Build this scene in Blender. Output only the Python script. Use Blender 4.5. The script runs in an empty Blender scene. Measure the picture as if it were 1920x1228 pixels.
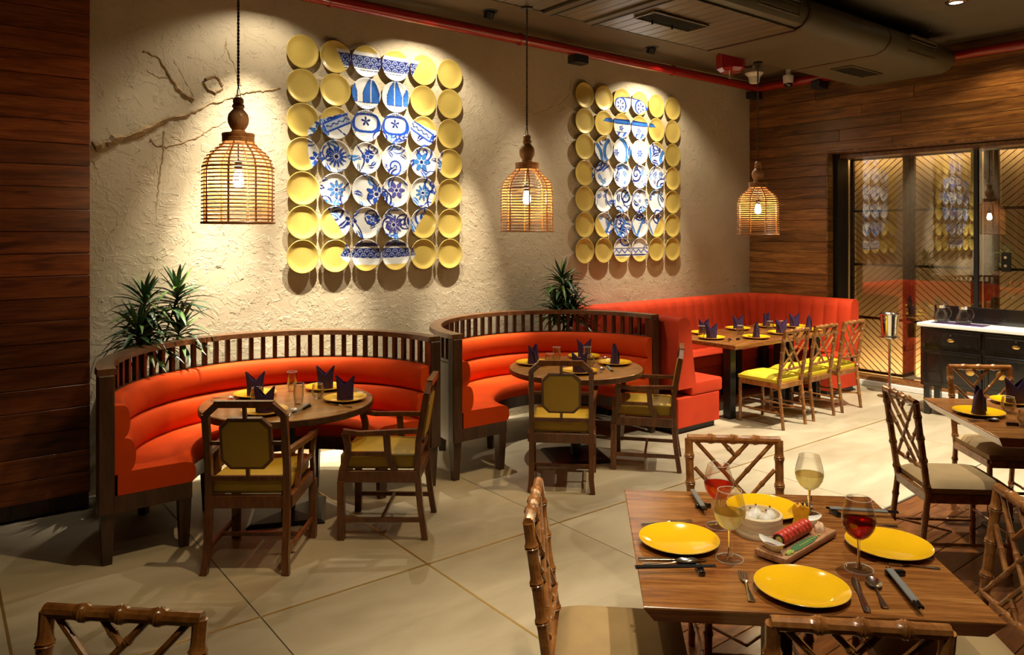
import bpy, bmesh, math, random
import numpy as np
from mathutils import Vector, Matrix

R = math.radians
PI = math.pi
sc = bpy.context.scene
COL = sc.collection

# ------------------------------------------------------------------ camera
CF, HZ, CH = 1405.0, 436.0, 1.87            # focal length in px, horizon row, eye height
YAW = math.atan((2770 - 960) / CF)          # wall direction against the view direction
CC, SS = math.cos(YAW), math.sin(YAW)
cam = bpy.data.cameras.new('camera'); camo = bpy.data.objects.new('camera', cam); COL.objects.link(camo)
camo.location = (0, 0, CH)
camo.rotation_euler = (R(90), 0, math.atan2(SS, CC) - R(90))
cam.sensor_width = 36.0
cam.lens = CF / 1920 * 36.0
cam.shift_y = -(614 - HZ) / 1920
cam.clip_start = 0.05
sc.camera = camo


def at(px, py, z):
    """the floor-parallel plane of height z under a pixel of the photograph"""
    d = (CH - z) * CF / (py - HZ); r = (px - 960) / CF * d
    return Vector((SS * r + CC * d, -CC * r + SS * d, z))


def on_y(px, py, Y):
    t = (px - 960) / CF; d = Y / (SS - CC * t); r = t * d
    return Vector((SS * r + CC * d, Y, CH - (py - HZ) * d / CF))


# ------------------------------------------------------------------ world, exposure
w = bpy.data.worlds.new('world'); sc.world = w; w.use_nodes = True
w.node_tree.nodes['Background'].inputs[0].default_value = (1.0, 0.75, 0.45, 1)
w.node_tree.nodes['Background'].inputs[1].default_value = 0.02
sc.view_settings.view_transform = 'Standard'
sc.view_settings.look = 'None'
sc.view_settings.exposure = 0.1
sc.view_settings.gamma = 1.0
sc.view_settings.use_curve_mapping = False
sc.cycles.use_denoising = True
sc.cycles.max_bounces = 10
sc.cycles.transparent_max_bounces = 24
sc.cycles.diffuse_bounces = 2
sc.cycles.sample_clamp_indirect = 4.0
sc.cycles.blur_glossy = 0.5
sc.cycles.caustics_reflective = False
sc.cycles.caustics_refractive = False

WARM = (1.0, 0.76, 0.42)
NEUT = (1.0, 0.88, 0.68)
WASH = (1.0, 0.90, 0.72)


def spot(loc, tgt, power, angle, blend=0.3, color=WARM, rad=0.03):
    l = bpy.data.lights.new('downlight_or_fill', 'SPOT'); l.energy = power; l.spot_size = R(angle); l.spot_blend = blend
    l.color = color; l.shadow_soft_size = rad
    o = bpy.data.objects.new('downlight_or_fill', l); COL.objects.link(o)
    o.location = loc
    o.rotation_euler = (Vector(tgt) - Vector(loc)).to_track_quat('-Z', 'Y').to_euler()
    return o


# wall washers tucked in beside the plaster wall (x, target x, power)
for x, pw in ((2.1, 34), (3.55, 92), (6.6, 108)):
    spot((x, 5.50, 3.875), (x, 5.80, 1.9), pw, 122, 0.5, WASH, 0.012)
for x, tx, pw, an in ((2.0, 2.0, 640, 54), (3.55, 3.3, 430, 56), (6.6, 6.5, 560, 56), (4.85, 4.8, 110, 44), (1.3, 1.3, 45, 50)):
    spot((x, 5.53, 3.87), (tx, 5.98, 1.2), pw, an, 1.0, WASH, 0.012)
for x, pw in ((1.75, 1300), (2.6, 1500), (4.1, 900)):
    spot((x, 5.50, 3.87), (x, 5.95, .95), pw, 26, 1.0, WASH, 0.012)
# downlights over the floor and the tables, plus one added fill
spot((7.2, 2.84, 3.88), (7.3, 3.2, 0), 1050, 78, 0.5, NEUT, 0.04)
spot((5.6, 2.75, 3.88), (5.3, 3.0, 0), 420, 62, 0.6, NEUT, 0.04)
spot((3.1, 1.35, 3.88), (2.5, 1.6, 0.7), 290, 50, 0.5, NEUT, 0.03)
spot((3.4, 2.9, 3.88), (2.9, 3.0, 0), 150, 66, 0.8, WARM, 0.05)
spot((1.0, 2.3, 3.88), (2.3, 2.6, 0), 78, 46, 0.9, WARM, 0.05)
spot((1.9, 3.1, 3.88), (1.25, 4.9, 0.5), 170, 38, 0.5, WARM, 0.03)
spot((4.2, 3.1, 3.88), (3.75, 4.9, 0.5), 210, 38, 0.5, WARM, 0.03)
spot((5.6, 1.5, 3.88), (5.3, 1.7, 0.7), 230, 50, 0.5, NEUT, 0.03)
spot((6.6, 4.7, 3.88), (6.9, 5.3, 0.6), 70, 56, 0.6, WARM, 0.03)
spot((8.0, 4.75, 3.88), (8.2, 5.2, 0.6), 90, 46, 0.6, WARM, 0.03)
spot((8.2, 2.6, 3.88), (8.78, 3.2, 2.9), 60, 60, 0.8, WARM, 0.03)
spot((8.0, 2.3, 3.88), (8.3, 3.0, 0.9), 200, 60, 0.6, NEUT, 0.03)
spot((0.7, 0.4, 3.88), (2.3, 1.45, 0.8), 190, 38, 0.7, NEUT, 0.03)  # added fill from the front, brightens crisp, glasses and front chair
spot((0.9, 0.7, 3.88), (1.0, 2.1, 0.7), 120, 54, 0.8, WARM, 0.03)
spot((0.1, 3.2, 3.88), (0.3, 5.78, 2.2), 320, 42, 0.9, WARM, 0.05)

# ------------------------------------------------------------------ mesh helpers


class MB:
    def __init__(s):
        s.bm = bmesh.new()

    def add(s, vs, fs):
        v = [s.bm.verts.new(p) for p in vs]
        for f in fs:
            try:
                s.bm.faces.new([v[i] for i in f])
            except ValueError:
                pass
        return v

    def box(s, c, sz, rz=0, bev=0, seg=1, M=None):
        m = Matrix.Translation(c) @ Matrix.Rotation(rz, 4, 'Z') @ Matrix.Diagonal((sz[0], sz[1], sz[2], 1))
        if M is not None: m = M @ m
        b = bmesh.new()
        bmesh.ops.create_cube(b, size=1, matrix=m)
        if bev:
            bmesh.ops.bevel(b, geom=b.edges[:], offset=bev, segments=seg, affect='EDGES', profile=0.5)
        s.merge(b)
        return s

    def merge(s, b):
        me = bpy.data.meshes.new('t'); b.to_mesh(me); b.free(); s.bm.from_mesh(me); bpy.data.meshes.remove(me)

    def lathe(s, prof, n=16, M=None, cap0=False, cap1=False):
        M = M or Matrix.Identity(4)
        vs, fs = [], []
        for r, z in prof:
            for i in range(n):
                a = 2 * PI * i / n
                vs.append(M @ Vector((r * math.cos(a), r * math.sin(a), z)))
        m = len(prof)
        for j in range(m - 1):
            for i in range(n):
                k = (i + 1) % n
                fs.append((j * n + i, j * n + k, (j + 1) * n + k, (j + 1) * n + i))
        if cap0: fs.append(tuple(range(n))[::-1])
        if cap1: fs.append(tuple((m - 1) * n + i for i in range(n)))
        s.add(vs, fs)
        return s

    def cyl(s, p0, p1, r0, r1=None, n=12):
        r1 = r0 if r1 is None else r1
        p0 = Vector(p0); p1 = Vector(p1); d = p1 - p0
        M = Matrix.Translation(p0) @ d.to_track_quat('Z', 'Y').to_matrix().to_4x4()
        return s.lathe([(r0, 0), (r1, d.length)], n, M, True, True)

    def tube(s, pts, r, n=6, closed=False):
        pts = [Vector(p) for p in pts]; N = len(pts)
        vs, fs = [], []
        up = Vector((0, 0, 1))
        for i, p in enumerate(pts):
            if closed: t = pts[(i + 1) % N] - pts[i - 1]
            else: t = pts[min(i + 1, N - 1)] - pts[max(i - 1, 0)]
            t.normalize()
            u = up if abs(t.dot(up)) < 0.95 else Vector((1, 0, 0))
            a = t.cross(u).normalized(); b = a.cross(t)
            rr = r[i] if isinstance(r, (list, tuple)) else r
            for k in range(n):
                q = 2 * PI * k / n
                vs.append(p + (a * math.cos(q) + b * math.sin(q)) * rr)
        for i in range(N if closed else N - 1):
            j = (i + 1) % N
            for k in range(n):
                l = (k + 1) % n
                fs.append((i * n + k, i * n + l, j * n + l, j * n + k))
        if not closed:
            fs.append(tuple(range(n))[::-1]); fs.append(tuple((N - 1) * n + k for k in range(n)))
        s.add(vs, fs)
        return s

    def prism(s, poly, z0, z1, M=None):
        """polygon in xy extruded along z"""
        M = M or Matrix.Identity(4); n = len(poly)
        vs = [M @ Vector((x, y, z0)) for x, y in poly] + [M @ Vector((x, y, z1)) for x, y in poly]
        fs = [tuple(range(n))[::-1], tuple(range(n, 2 * n))] + [(i, (i + 1) % n, n + (i + 1) % n, n + i) for i in range(n)]
        s.add(vs, fs)
        return s

    def arc(s, prof, cx, cy, a0, a1, n, caps=True):
        """closed (r,z) profile swept round a vertical axis"""
        m = len(prof); vs, fs = [], []
        for i in range(n + 1):
            a = a0 + (a1 - a0) * i / n
            for r, z in prof: vs.append((cx + r * math.cos(a), cy + r * math.sin(a), z))
        for i in range(n):
            for k in range(m):
                l = (k + 1) % m
                fs.append((i * m + k, i * m + l, (i + 1) * m + l, (i + 1) * m + k))
        if caps:
            fs.append(tuple(range(m))); fs.append(tuple(n * m + k for k in range(m))[::-1])
        s.add(vs, fs)
        return s

    def mesh(s, name, mat, smooth=35):
        bmesh.ops.recalc_face_normals(s.bm, faces=s.bm.faces[:])
        me = bpy.data.meshes.new(name); s.bm.to_mesh(me); s.bm.free()
        if mat is not None: me.materials.append(mat)
        if smooth:
            me.polygons.foreach_set('use_smooth', [True] * len(me.polygons))
            me.set_sharp_from_angle(angle=R(smooth))
        me.update()
        return me

    def build(s, name, mat, parent=None, smooth=35, loc=None, rz=0):
        return ob(name, s.mesh(name, mat, smooth), parent, loc, rz)


def ob(name, me, parent=None, loc=None, rz=0):
    o = bpy.data.objects.new(name, me); COL.objects.link(o)
    if parent is not None: o.parent = parent
    if loc is not None: o.location = loc
    if rz: o.rotation_euler.z = rz
    return o


def tag(o, label, cat, group=None, kind=None):
    if label: o['label'] = label
    if cat: o['category'] = cat
    if group: o['group'] = group
    if kind: o['kind'] = kind
    return o


def thing(name, label, cat, loc=(0, 0, 0), rz=0, group=None):
    o = ob(name, None, None, loc, rz)
    return tag(o, label, cat, group)


def structure(o):
    o['kind'] = 'structure'; return o


def dup(root, loc, rz, label, group=None):
    c = root.copy(); COL.objects.link(c); c.location = loc; c.rotation_euler = (0, 0, rz)
    if label: c['label'] = label
    if group: c['group'] = group
    for ch in list(root.children):
        k = ch.copy(); COL.objects.link(k); k.parent = c
        for g in list(ch.children):
            h = g.copy(); COL.objects.link(h); h.parent = k
    return c


# ------------------------------------------------------------------ materials
def mat(name, col, rough=0.5, metal=0.0, **kw):
    m = bpy.data.materials.new(name); m.use_nodes = True
    b = m.node_tree.nodes['Principled BSDF']
    b.inputs['Base Color'].default_value = (*col, 1)
    b.inputs['Roughness'].default_value = rough
    b.inputs['Metallic'].default_value = metal
    for k, v in kw.items():
        b.inputs[k.replace('_', ' ')].default_value = v
    return m


def nd(m, typ, **kw):
    n = m.node_tree.nodes.new(typ)
    for k, v in kw.items():
        if hasattr(n, k) and not k.startswith('i_'): setattr(n, k, v)
        else: n.inputs[k[2:].replace('_', ' ')].default_value = v
    return n


def lk(m, a, b): m.node_tree.links.new(a, b)


def ramp(m, src, stops, interp='LINEAR'):
    r = nd(m, 'ShaderNodeValToRGB'); r.color_ramp.interpolation = interp
    e = r.color_ramp.elements
    while len(e) < len(stops): e.new(0.5)
    for i, (p, c) in enumerate(stops):
        e[i].position = p; e[i].color = (*c, 1) if len(c) == 3 else c
    lk(m, src, r.inputs[0]); return r.outputs[0]


def bump(m, src, strength=0.3, dist=0.01, prev=None):
    b = nd(m, 'ShaderNodeBump', i_Strength=strength, i_Distance=dist)
    lk(m, src, b.inputs['Height'])
    if prev: lk(m, prev, b.inputs['Normal'])
    return b.outputs[0]


def speckle(m, c, var=0.25, scale=6, bmp=0.1, bscale=60, dist=0.002):
    """soft colour variation and fine relief"""
    b = m.node_tree.nodes['Principled BSDF']
    tc = nd(m, 'ShaderNodeTexCoord')
    n = nd(m, 'ShaderNodeTexNoise', i_Scale=scale, i_Detail=5.0); lk(m, tc.outputs['Object'], n.inputs['Vector'])
    lo = tuple(x * (1 - var) for x in c); hi = tuple(min(1, x * (1 + var)) for x in c)
    lk(m, ramp(m, n.outputs[0], [(0.3, lo), (0.7, hi)]), b.inputs['Base Color'])
    if bmp:
        n2 = nd(m, 'ShaderNodeTexNoise', i_Scale=bscale, i_Detail=3.0); lk(m, tc.outputs['Object'], n2.inputs['Vector'])
        lk(m, bump(m, n2.outputs[0], bmp, dist), b.inputs['Normal'])
    return m


def wood(name, dark, mid, light, rough=0.4, scale=(0.9, 11, 11), tint=0.35, coat=0.0, bmp=0.15, knots=True, coord='Object'):
    m = mat(name, mid, rough)
    b = m.node_tree.nodes['Principled BSDF']
    b.inputs['Coat Weight'].default_value = coat; b.inputs['Coat Roughness'].default_value = 0.15
    tc = nd(m, 'ShaderNodeTexCoord'); oi = nd(m, 'ShaderNodeObjectInfo')
    off = nd(m, 'ShaderNodeVectorMath', operation='SCALE'); off.inputs[0].default_value = (17, 31, 23)
    lk(m, oi.outputs['Random'], off.inputs['Scale'])
    ad = nd(m, 'ShaderNodeVectorMath', operation='ADD')
    lk(m, tc.outputs[coord], ad.inputs[0]); lk(m, off.outputs[0], ad.inputs[1])
    mp = nd(m, 'ShaderNodeMapping'); mp.inputs['Scale'].default_value = scale
    lk(m, ad.outputs[0], mp.inputs['Vector'])
    n = nd(m, 'ShaderNodeTexNoise', i_Scale=1.6, i_Detail=7.0, i_Roughness=0.62, i_Distortion=0.9)
    lk(m, mp.outputs[0], n.inputs['Vector'])
    c = ramp(m, n.outputs[0], [(0.27, dark), (0.5, mid), (0.73, light)])
    n3 = nd(m, 'ShaderNodeTexNoise', i_Scale=9.0, i_Detail=3.0, i_Roughness=0.6); lk(m, mp.outputs[0], n3.inputs['Vector'])
    mx = nd(m, 'ShaderNodeMixRGB', blend_type='MULTIPLY'); mx.inputs[0].default_value = 0.55
    lk(m, c, mx.inputs[1]); lk(m, ramp(m, n3.outputs[0], [(0.35, (0.5, 0.45, 0.4)), (0.6, (1, 1, 1))]), mx.inputs[2])
    c = mx.outputs[0]
    if knots:
        mp2 = nd(m, 'ShaderNodeMapping'); mp2.inputs['Scale'].default_value = (1.3, 6.5, 6.5); lk(m, ad.outputs[0], mp2.inputs['Vector'])
        v = nd(m, 'ShaderNodeTexNoise', i_Scale=1.1, i_Detail=2.0, i_Distortion=1.5); lk(m, mp2.outputs[0], v.inputs['Vector'])
        k = nd(m, 'ShaderNodeMixRGB', blend_type='MULTIPLY'); k.inputs[0].default_value = 0.8
        lk(m, c, k.inputs[1]); lk(m, ramp(m, v.outputs[0], [(0.62, (1, 1, 1)), (0.72, (0.35, 0.25, 0.2))]), k.inputs[2]); c = k.outputs[0]
    tn = nd(m, 'ShaderNodeMapRange', i_To_Min=1 - tint, i_To_Max=1 + tint); lk(m, oi.outputs['Random'], tn.inputs['Value'])
    h = nd(m, 'ShaderNodeHueSaturation'); lk(m, c, h.inputs['Color']); lk(m, tn.outputs[0], h.inputs['Value'])
    lk(m, h.outputs[0], b.inputs['Base Color'])
    lk(m, bump(m, n3.outputs[0], bmp, 0.003), b.inputs['Normal'])
    return m


def thin_glass(name, tint=(0.97, 0.97, 0.95), ior=1.5, boost=1.0, rough=0.0, cap=0.42):
    m = bpy.data.materials.new(name); m.use_nodes = True; nt = m.node_tree; nt.nodes.clear()
    out = nd(m, 'ShaderNodeOutputMaterial')
    t = nd(m, 'ShaderNodeBsdfTransparent'); t.inputs[0].default_value = (*tint, 1)
    g = nd(m, 'ShaderNodeBsdfGlossy'); g.inputs['Roughness'].default_value = rough
    f = nd(m, 'ShaderNodeFresnel', i_IOR=ior)
    mu = nd(m, 'ShaderNodeMath', operation='MULTIPLY', use_clamp=True); mu.inputs[1].default_value = boost
    lk(m, f.outputs[0], mu.inputs[0])
    mn = nd(m, 'ShaderNodeMath', operation='MINIMUM'); mn.inputs[1].default_value = cap; lk(m, mu.outputs[0], mn.inputs[0]); mu = mn
    x = nd(m, 'ShaderNodeMixShader'); lk(m, mu.outputs[0], x.inputs[0]); lk(m, t.outputs[0], x.inputs[1]); lk(m, g.outputs[0], x.inputs[2])
    lk(m, x.outputs[0], out.inputs[0])
    return m


def wine_mat(name, tint, body, k=0.25):
    m = thin_glass(name, tint, 1.35, 1.0); nt = m.node_tree
    out = [n for n in nt.nodes if n.type == 'OUTPUT_MATERIAL'][0]; src = out.inputs[0].links[0].from_socket
    tr = nd(m, 'ShaderNodeBsdfTranslucent'); tr.inputs[0].default_value = (*body, 1)
    x = nd(m, 'ShaderNodeMixShader'); x.inputs[0].default_value = k
    lk(m, src, x.inputs[1]); lk(m, tr.outputs[0], x.inputs[2]); lk(m, x.outputs[0], out.inputs[0]); return m


def emit(name, col, st):
    m = mat(name, (0, 0, 0)); b = m.node_tree.nodes['Principled BSDF']
    b.inputs['Emission Color'].default_value = (*col, 1); b.inputs['Emission Strength'].default_value = st
    return m


M = {}
M['plank_red'] = wood('reddish_plank', (0.09, 0.020, 0.005), (0.31, 0.075, 0.018), (0.46, 0.135, 0.035), 0.38, tint=0.3)
M['plank_brown'] = wood('teak_plank', (0.05, 0.018, 0.005), (0.21, 0.084, 0.020), (0.38, 0.18, 0.048), 0.34, tint=0.3, coat=0.15)
M['table_wood'] = wood('table_wood', (0.12, 0.038, 0.009), (0.29, 0.110, 0.026), (0.44, 0.205, 0.055), 0.24, (1.6, 22, 22), 0.06, 0.35, 0.05, False)
M['round_wood'] = wood('round_table_wood', (0.16, 0.065, 0.015), (0.36, 0.17, 0.045), (0.5, 0.27, 0.08), 0.3, (1.3, 14, 14), 0.05, 0.35, 0.05, False)
M['dark_wood'] = wood('dark_wood', (0.022, 0.008, 0.003), (0.065, 0.024, 0.009), (0.11, 0.045, 0.018), 0.38, (8, 8, 1.2), 0.12, 0.15, 0.04, False)
M['chair_wood'] = wood('armchair_wood', (0.07, 0.022, 0.006), (0.18, 0.060, 0.016), (0.27, 0.10, 0.03), 0.33, (9, 9, 1.5), 0.1, 0.25, 0.03, False)
M['bamboo'] = wood('turned_bamboo_wood', (0.13, 0.045, 0.011), (0.30, 0.115, 0.028), (0.44, 0.20, 0.055), 0.25, (5, 5, 5), 0.12, 0.35, 0.03, False)
M['bead'] = wood('turned_bead_wood', (0.38, 0.18, 0.07), (0.60, 0.32, 0.14), (0.72, 0.42, 0.2), 0.45, (9, 9, 2), 0.1, 0.1, 0.05, False)
M['board'] = wood('serving_board_wood', (0.20, 0.08, 0.03), (0.42, 0.20, 0.09), (0.55, 0.3, 0.15), 0.5, (3, 16, 16), 0.05, 0, 0.1, False)
M['duct_board'] = wood('ceiling_board', (0.06, 0.04, 0.02), (0.12, 0.085, 0.04), (0.17, 0.12, 0.06), 0.35, (8, 1.0, 8), 0.15, 0.1, 0.05, False)
M['rattan'] = wood('rattan_cane', (0.26, 0.10, 0.03), (0.46, 0.20, 0.06), (0.60, 0.31, 0.10), 0.4, (9, 9, 9), 0.1, 0.1, 0.05, False)
M['floor_wood'] = wood('parquet', (0.08, 0.024, 0.006), (0.20, 0.068, 0.016), (0.30, 0.12, 0.032), 0.3, (1.2, 9, 9), 0.25, 0.2, 0.05, False)


def velvet(name, c, sheen=0.6):
    m = mat(name, c, 0.75); b = m.node_tree.nodes['Principled BSDF']
    b.inputs['Sheen Weight'].default_value = sheen; b.inputs['Sheen Roughness'].default_value = 0.35
    b.inputs['Sheen Tint'].default_value = (1, 0.45, 0.3, 1)
    b.inputs['Specular IOR Level'].default_value = 0.2
    return speckle(m, c, 0.12, 4, 0.15, 350, 0.001)


M['velvet'] = velvet('orange_velvet', (0.62, 0.058, 0.002), 0.03)
M['red_fabric'] = velvet('red_fabric', (0.50, 0.040, 0.009), 0.12)
M['yellow'] = speckle(mat('mustard_leather', (0.56, 0.36, 0.03), 0.5), (0.52, 0.33, 0.03), 0.08, 5, 0.1, 120, 0.001)
M['seat_yellow'] = speckle(mat('lime_yellow_fabric', (0.72, 0.55, 0.03), 0.7), (0.68, 0.52, 0.02), 0.08, 5, 0.15, 200, 0.001)
M['seat_tan'] = speckle(mat('tan_fabric', (0.36, 0.25, 0.11), 0.85), (0.35, 0.24, 0.11), 0.12, 7, 0.4, 260, 0.002)
M['piping'] = mat('piping', (0.3, 0.2, 0.03), 0.6)
M['napkin'] = speckle(mat('purple_napkin', (0.030, 0.006, 0.055), 0.9, 0), (0.028, 0.006, 0.050), 0.15, 20, 0.3, 400, 0.001)
M['yplate'] = speckle(mat('yellow_glaze', (0.90, 0.52, 0.01), 0.12, 0, Coat_Weight=0.6, Coat_Roughness=0.05), (0.88, 0.50, 0.008), 0.05, 5, 0.02, 40)
M['steel'] = mat('polished_steel', (0.80, 0.78, 0.74), 0.17, 1.0)
M['black_lacquer'] = speckle(mat('black_lacquer', (0.006, 0.005, 0.005), 0.18, 0, Coat_Weight=0.5), (0.006, 0.005, 0.005), 0.2, 5, 0.02, 30)
M['black_metal'] = speckle(mat('black_metal', (0.012, 0.011, 0.010), 0.35, 0.4), (0.012, 0.011, 0.01), 0.3, 8, 0.05, 90)
M['black_matt'] = mat('black_plastic', (0.01, 0.01, 0.01), 0.5)
M['grey_paper'] = mat('grey_sleeve', (0.17, 0.17, 0.16), 0.5)
M['brass'] = mat('brass', (0.75, 0.50, 0.16), 0.25, 1.0)
M['brass_strip'] = mat('brass_strip', (0.62, 0.42, 0.14), 0.35, 0.8)
M['joint'] = mat('dark_joint', (0.10, 0.085, 0.06), 0.8)
M['red_paint'] = mat('red_pipe_paint', (0.30, 0.005, 0.005), 0.25, 0, Coat_Weight=0.5)
M['ceiling'] = speckle(mat('ceiling_paint', (0.12, 0.09, 0.05), 0.8), (0.12, 0.09, 0.05), 0.08, 3, 0.1, 50)
M['duct'] = speckle(mat('duct_paint', (0.085, 0.065, 0.028), 0.5), (0.085, 0.065, 0.028), 0.08, 3, 0.05, 50)
M['white_plastic'] = mat('white_plastic', (0.7, 0.68, 0.62), 0.4)
M['marble'] = speckle(mat('white_stone', (0.85, 0.83, 0.78), 0.25), (0.85, 0.83, 0.78), 0.06, 3, 0, 0)
M['glass'] = thin_glass('clear_glass', (0.97, 0.97, 0.95), 1.5, 1.6, 0.03, 0.5)
M['pane'] = thin_glass('screen_glass', (0.92, 0.90, 0.86), 1.9, 1.7, 0.0, 0.6)
M['redwine'] = wine_mat('red_wine', (0.55, 0.010, 0.010), (0.5, 0.01, 0.01), .15)
M['rosewine'] = wine_mat('rose_wine', (0.92, 0.16, 0.08), (0.95, 0.15, 0.08), .3)
M['whitewine'] = wine_mat('white_wine', (0.97, 0.90, 0.58), (1.0, 0.94, 0.62), .38)
M['water'] = thin_glass('water', (0.96, 0.96, 0.93), 1.33, 1.0)
M['bulb'] = emit('lit_bulb', (1.0, 0.78, 0.42), 260)
M['lamp'] = emit('lit_downlight', (1.0, 0.85, 0.6), 12)
M['plain_wall'] = speckle(mat('plain_wall', (0.16, 0.10, 0.05), 0.8), (0.16, 0.10, 0.05), 0.1, 2, 0.1, 30)
M['white_ceramic'] = mat('white_ceramic', (0.85, 0.83, 0.78), 0.15)
M['soy'] = mat('dark_sauce', (0.09, 0.012, 0.004), 0.35)
M['leaf'] = mat('leaf', (0.05, 0.11, 0.035), 0.4)
_m = M['leaf']; _b = _m.node_tree.nodes['Principled BSDF']; _oi = nd(_m, 'ShaderNodeObjectInfo')
lk(_m, ramp(_m, _oi.outputs['Random'], [(0.0, (0.015, 0.04, 0.014)), (0.6, (0.04, 0.095, 0.03)), (1.0, (0.13, 0.22, 0.045))]), _b.inputs['Base Color'])
M['trunk'] = speckle(mat('trunk', (0.2, 0.14, 0.07), 0.8), (0.2, 0.14, 0.07), 0.3, 20, 0.5, 60, 0.004)
M['pot'] = speckle(mat('planter', (0.05, 0.04, 0.035), 0.6), (0.05, 0.04, 0.035), 0.2, 6, 0.2, 50)
M['steamer'] = wood('steamer_bamboo', (0.66, 0.48, 0.26), (0.82, 0.66, 0.42), (0.90, 0.78, 0.55), 0.5, (1, 1, 14), 0.05, 0.1, 0.05, False)
M['backing'] = speckle(mat('tan_backing', (0.55, 0.36, 0.15), 0.5), (0.52, 0.34, 0.14), 0.15, 1.2, 0.1, 20)
M['lattice'] = mat('bronze_lattice', (0.05, 0.028, 0.012), 0.35, 0.6)

# plaster: trowelled, flaked relief
m = mat('trowelled_plaster', (0.5, 0.4, 0.24), 0.85); M['plaster'] = m
b = m.node_tree.nodes['Principled BSDF']; tc = nd(m, 'ShaderNodeTexCoord')
n1 = nd(m, 'ShaderNodeTexNoise', i_Scale=5.5, i_Detail=5.0, i_Roughness=0.55, i_Distortion=1.2); lk(m, tc.outputs['Object'], n1.inputs['Vector'])
n2 = nd(m, 'ShaderNodeTexNoise', i_Scale=26.0, i_Detail=5.0, i_Roughness=0.6, i_Distortion=0.6); lk(m, tc.outputs['Object'], n2.inputs['Vector'])
n4 = nd(m, 'ShaderNodeTexNoise', i_Scale=1.4, i_Detail=3.0); lk(m, tc.outputs['Object'], n4.inputs['Vector'])
lk(m, ramp(m, n4.outputs[0], [(0.3, (0.50, 0.40, 0.255)), (0.7, (0.62, 0.51, 0.345))]), b.inputs['Base Color'])
msk = nd(m, 'ShaderNodeTexNoise', i_Scale=11.0, i_Detail=3.0, i_Distortion=0.5); lk(m, tc.outputs['Object'], msk.inputs['Vector'])
r1 = ramp(m, n1.outputs[0], [(0.0, (0, 0, 0)), (0.485, (0.06, 0.06, 0.06)), (0.50, (0.7, 0.7, 0.7)), (0.60, (0.62, 0.62, 0.62)), (0.615, (1, 1, 1)), (1, (1, 1, 1))])
r2 = ramp(m, n2.outputs[0], [(0.0, (0, 0, 0)), (0.56, (0.1, 0.1, 0.1)), (0.60, (0.5, 0.5, 0.5)), (1, (0.6, 0.6, 0.6))])
mul = nd(m, 'ShaderNodeMixRGB', blend_type='MULTIPLY'); mul.inputs[0].default_value = 1
lk(m, r2, mul.inputs[1]); lk(m, ramp(m, msk.outputs[0], [(0.48, (0, 0, 0)), (0.6, (1, 1, 1))]), mul.inputs[2])
nb = bump(m, r1, 0.42, 0.013); nb = bump(m, mul.outputs[0], 0.6, 0.012, nb); nb = bump(m, n2.outputs[0], 0.10, 0.01, nb)
lk(m, nb, b.inputs['Normal'])
M['relief'] = speckle(mat('plaster_relief', (0.36, 0.24, 0.12), 0.9), (0.36, 0.245, 0.125), 0.3, 14, 0.9, 45, 0.01)  # brown of the branches holds both stain and painted groove shadow

# floor tile: pale cement
m = mat('cement_tile', (0.55, 0.5, 0.4), 0.42); M['tile'] = m
b = m.node_tree.nodes['Principled BSDF']; tc = nd(m, 'ShaderNodeTexCoord'); oi = nd(m, 'ShaderNodeObjectInfo')
mp = nd(m, 'ShaderNodeMapping'); mp.inputs['Scale'].default_value = (0.6, 2.2, 1); mp.inputs['Rotation'].default_value = (0, 0, 0.5)
lk(m, tc.outputs['Object'], mp.inputs['Vector'])
n1 = nd(m, 'ShaderNodeTexNoise', i_Scale=1.5, i_Detail=6.0, i_Roughness=0.6, i_Distortion=0.8); lk(m, mp.outputs[0], n1.inputs['Vector'])
c1 = ramp(m, n1.outputs[0], [(0.3, (0.36, 0.295, 0.19)), (0.7, (0.53, 0.455, 0.32))])
tn = nd(m, 'ShaderNodeMapRange', i_To_Min=0.92, i_To_Max=1.06); lk(m, oi.outputs['Random'], tn.inputs['Value'])
h = nd(m, 'ShaderNodeHueSaturation'); lk(m, c1, h.inputs['Color']); lk(m, tn.outputs[0], h.inputs['Value']); lk(m, h.outputs[0], b.inputs['Base Color'])
lk(m, ramp(m, n1.outputs[0], [(0.3, (0.38, 0.38, 0.38)), (0.7, (0.5, 0.5, 0.5))]), b.inputs['Roughness'])

# painted plates read their colour from the mesh
m = mat('painted_plate', (1, 1, 1), 0.28, 0, Coat_Weight=0.3, Coat_Roughness=0.1); M['painted'] = m
a = nd(m, 'ShaderNodeVertexColor', layer_name='paint'); lk(m, a.outputs[0], m.node_tree.nodes['Principled BSDF'].inputs['Base Color'])
GOLD = (0.60, 0.43, 0.10)
M['gold_plate'] = speckle(mat('gold_plate', GOLD, 0.38, 0.25), GOLD, 0.06, 6, 0.03, 60)

# ------------------------------------------------------------------ room shell
WY = 6.044      # plaster wall
WX = 8.76       # wood wall (face)
GX = 9.20       # glass line
CZ = 3.92       # ceiling
PX, PY = 0.857, 5.765   # wooden pier at the left

structure(MB().box((4.2, WY + 0.1, CZ / 2), (9.3, 0.2, CZ)).build('wall_back', M['plaster'], None, 0))
structure(MB().box((-3.6, 1.5, CZ / 2), (0.2, 9.5, CZ)).build('wall_left', M['plain_wall'], None, 0))
structure(MB().box((3, -3.3, CZ / 2), (13.4, 0.2, CZ)).build('wall_front', M['plain_wall'], None, 0))
structure(MB().box((3.4, 1.6, CZ + 0.1), (14.2, 10, 0.2)).build('ceiling', M['ceiling'], None, 0))
wall_back = bpy.data.objects['wall_back']

# plaster branches in relief on the back wall
random.seed(5)


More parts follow.
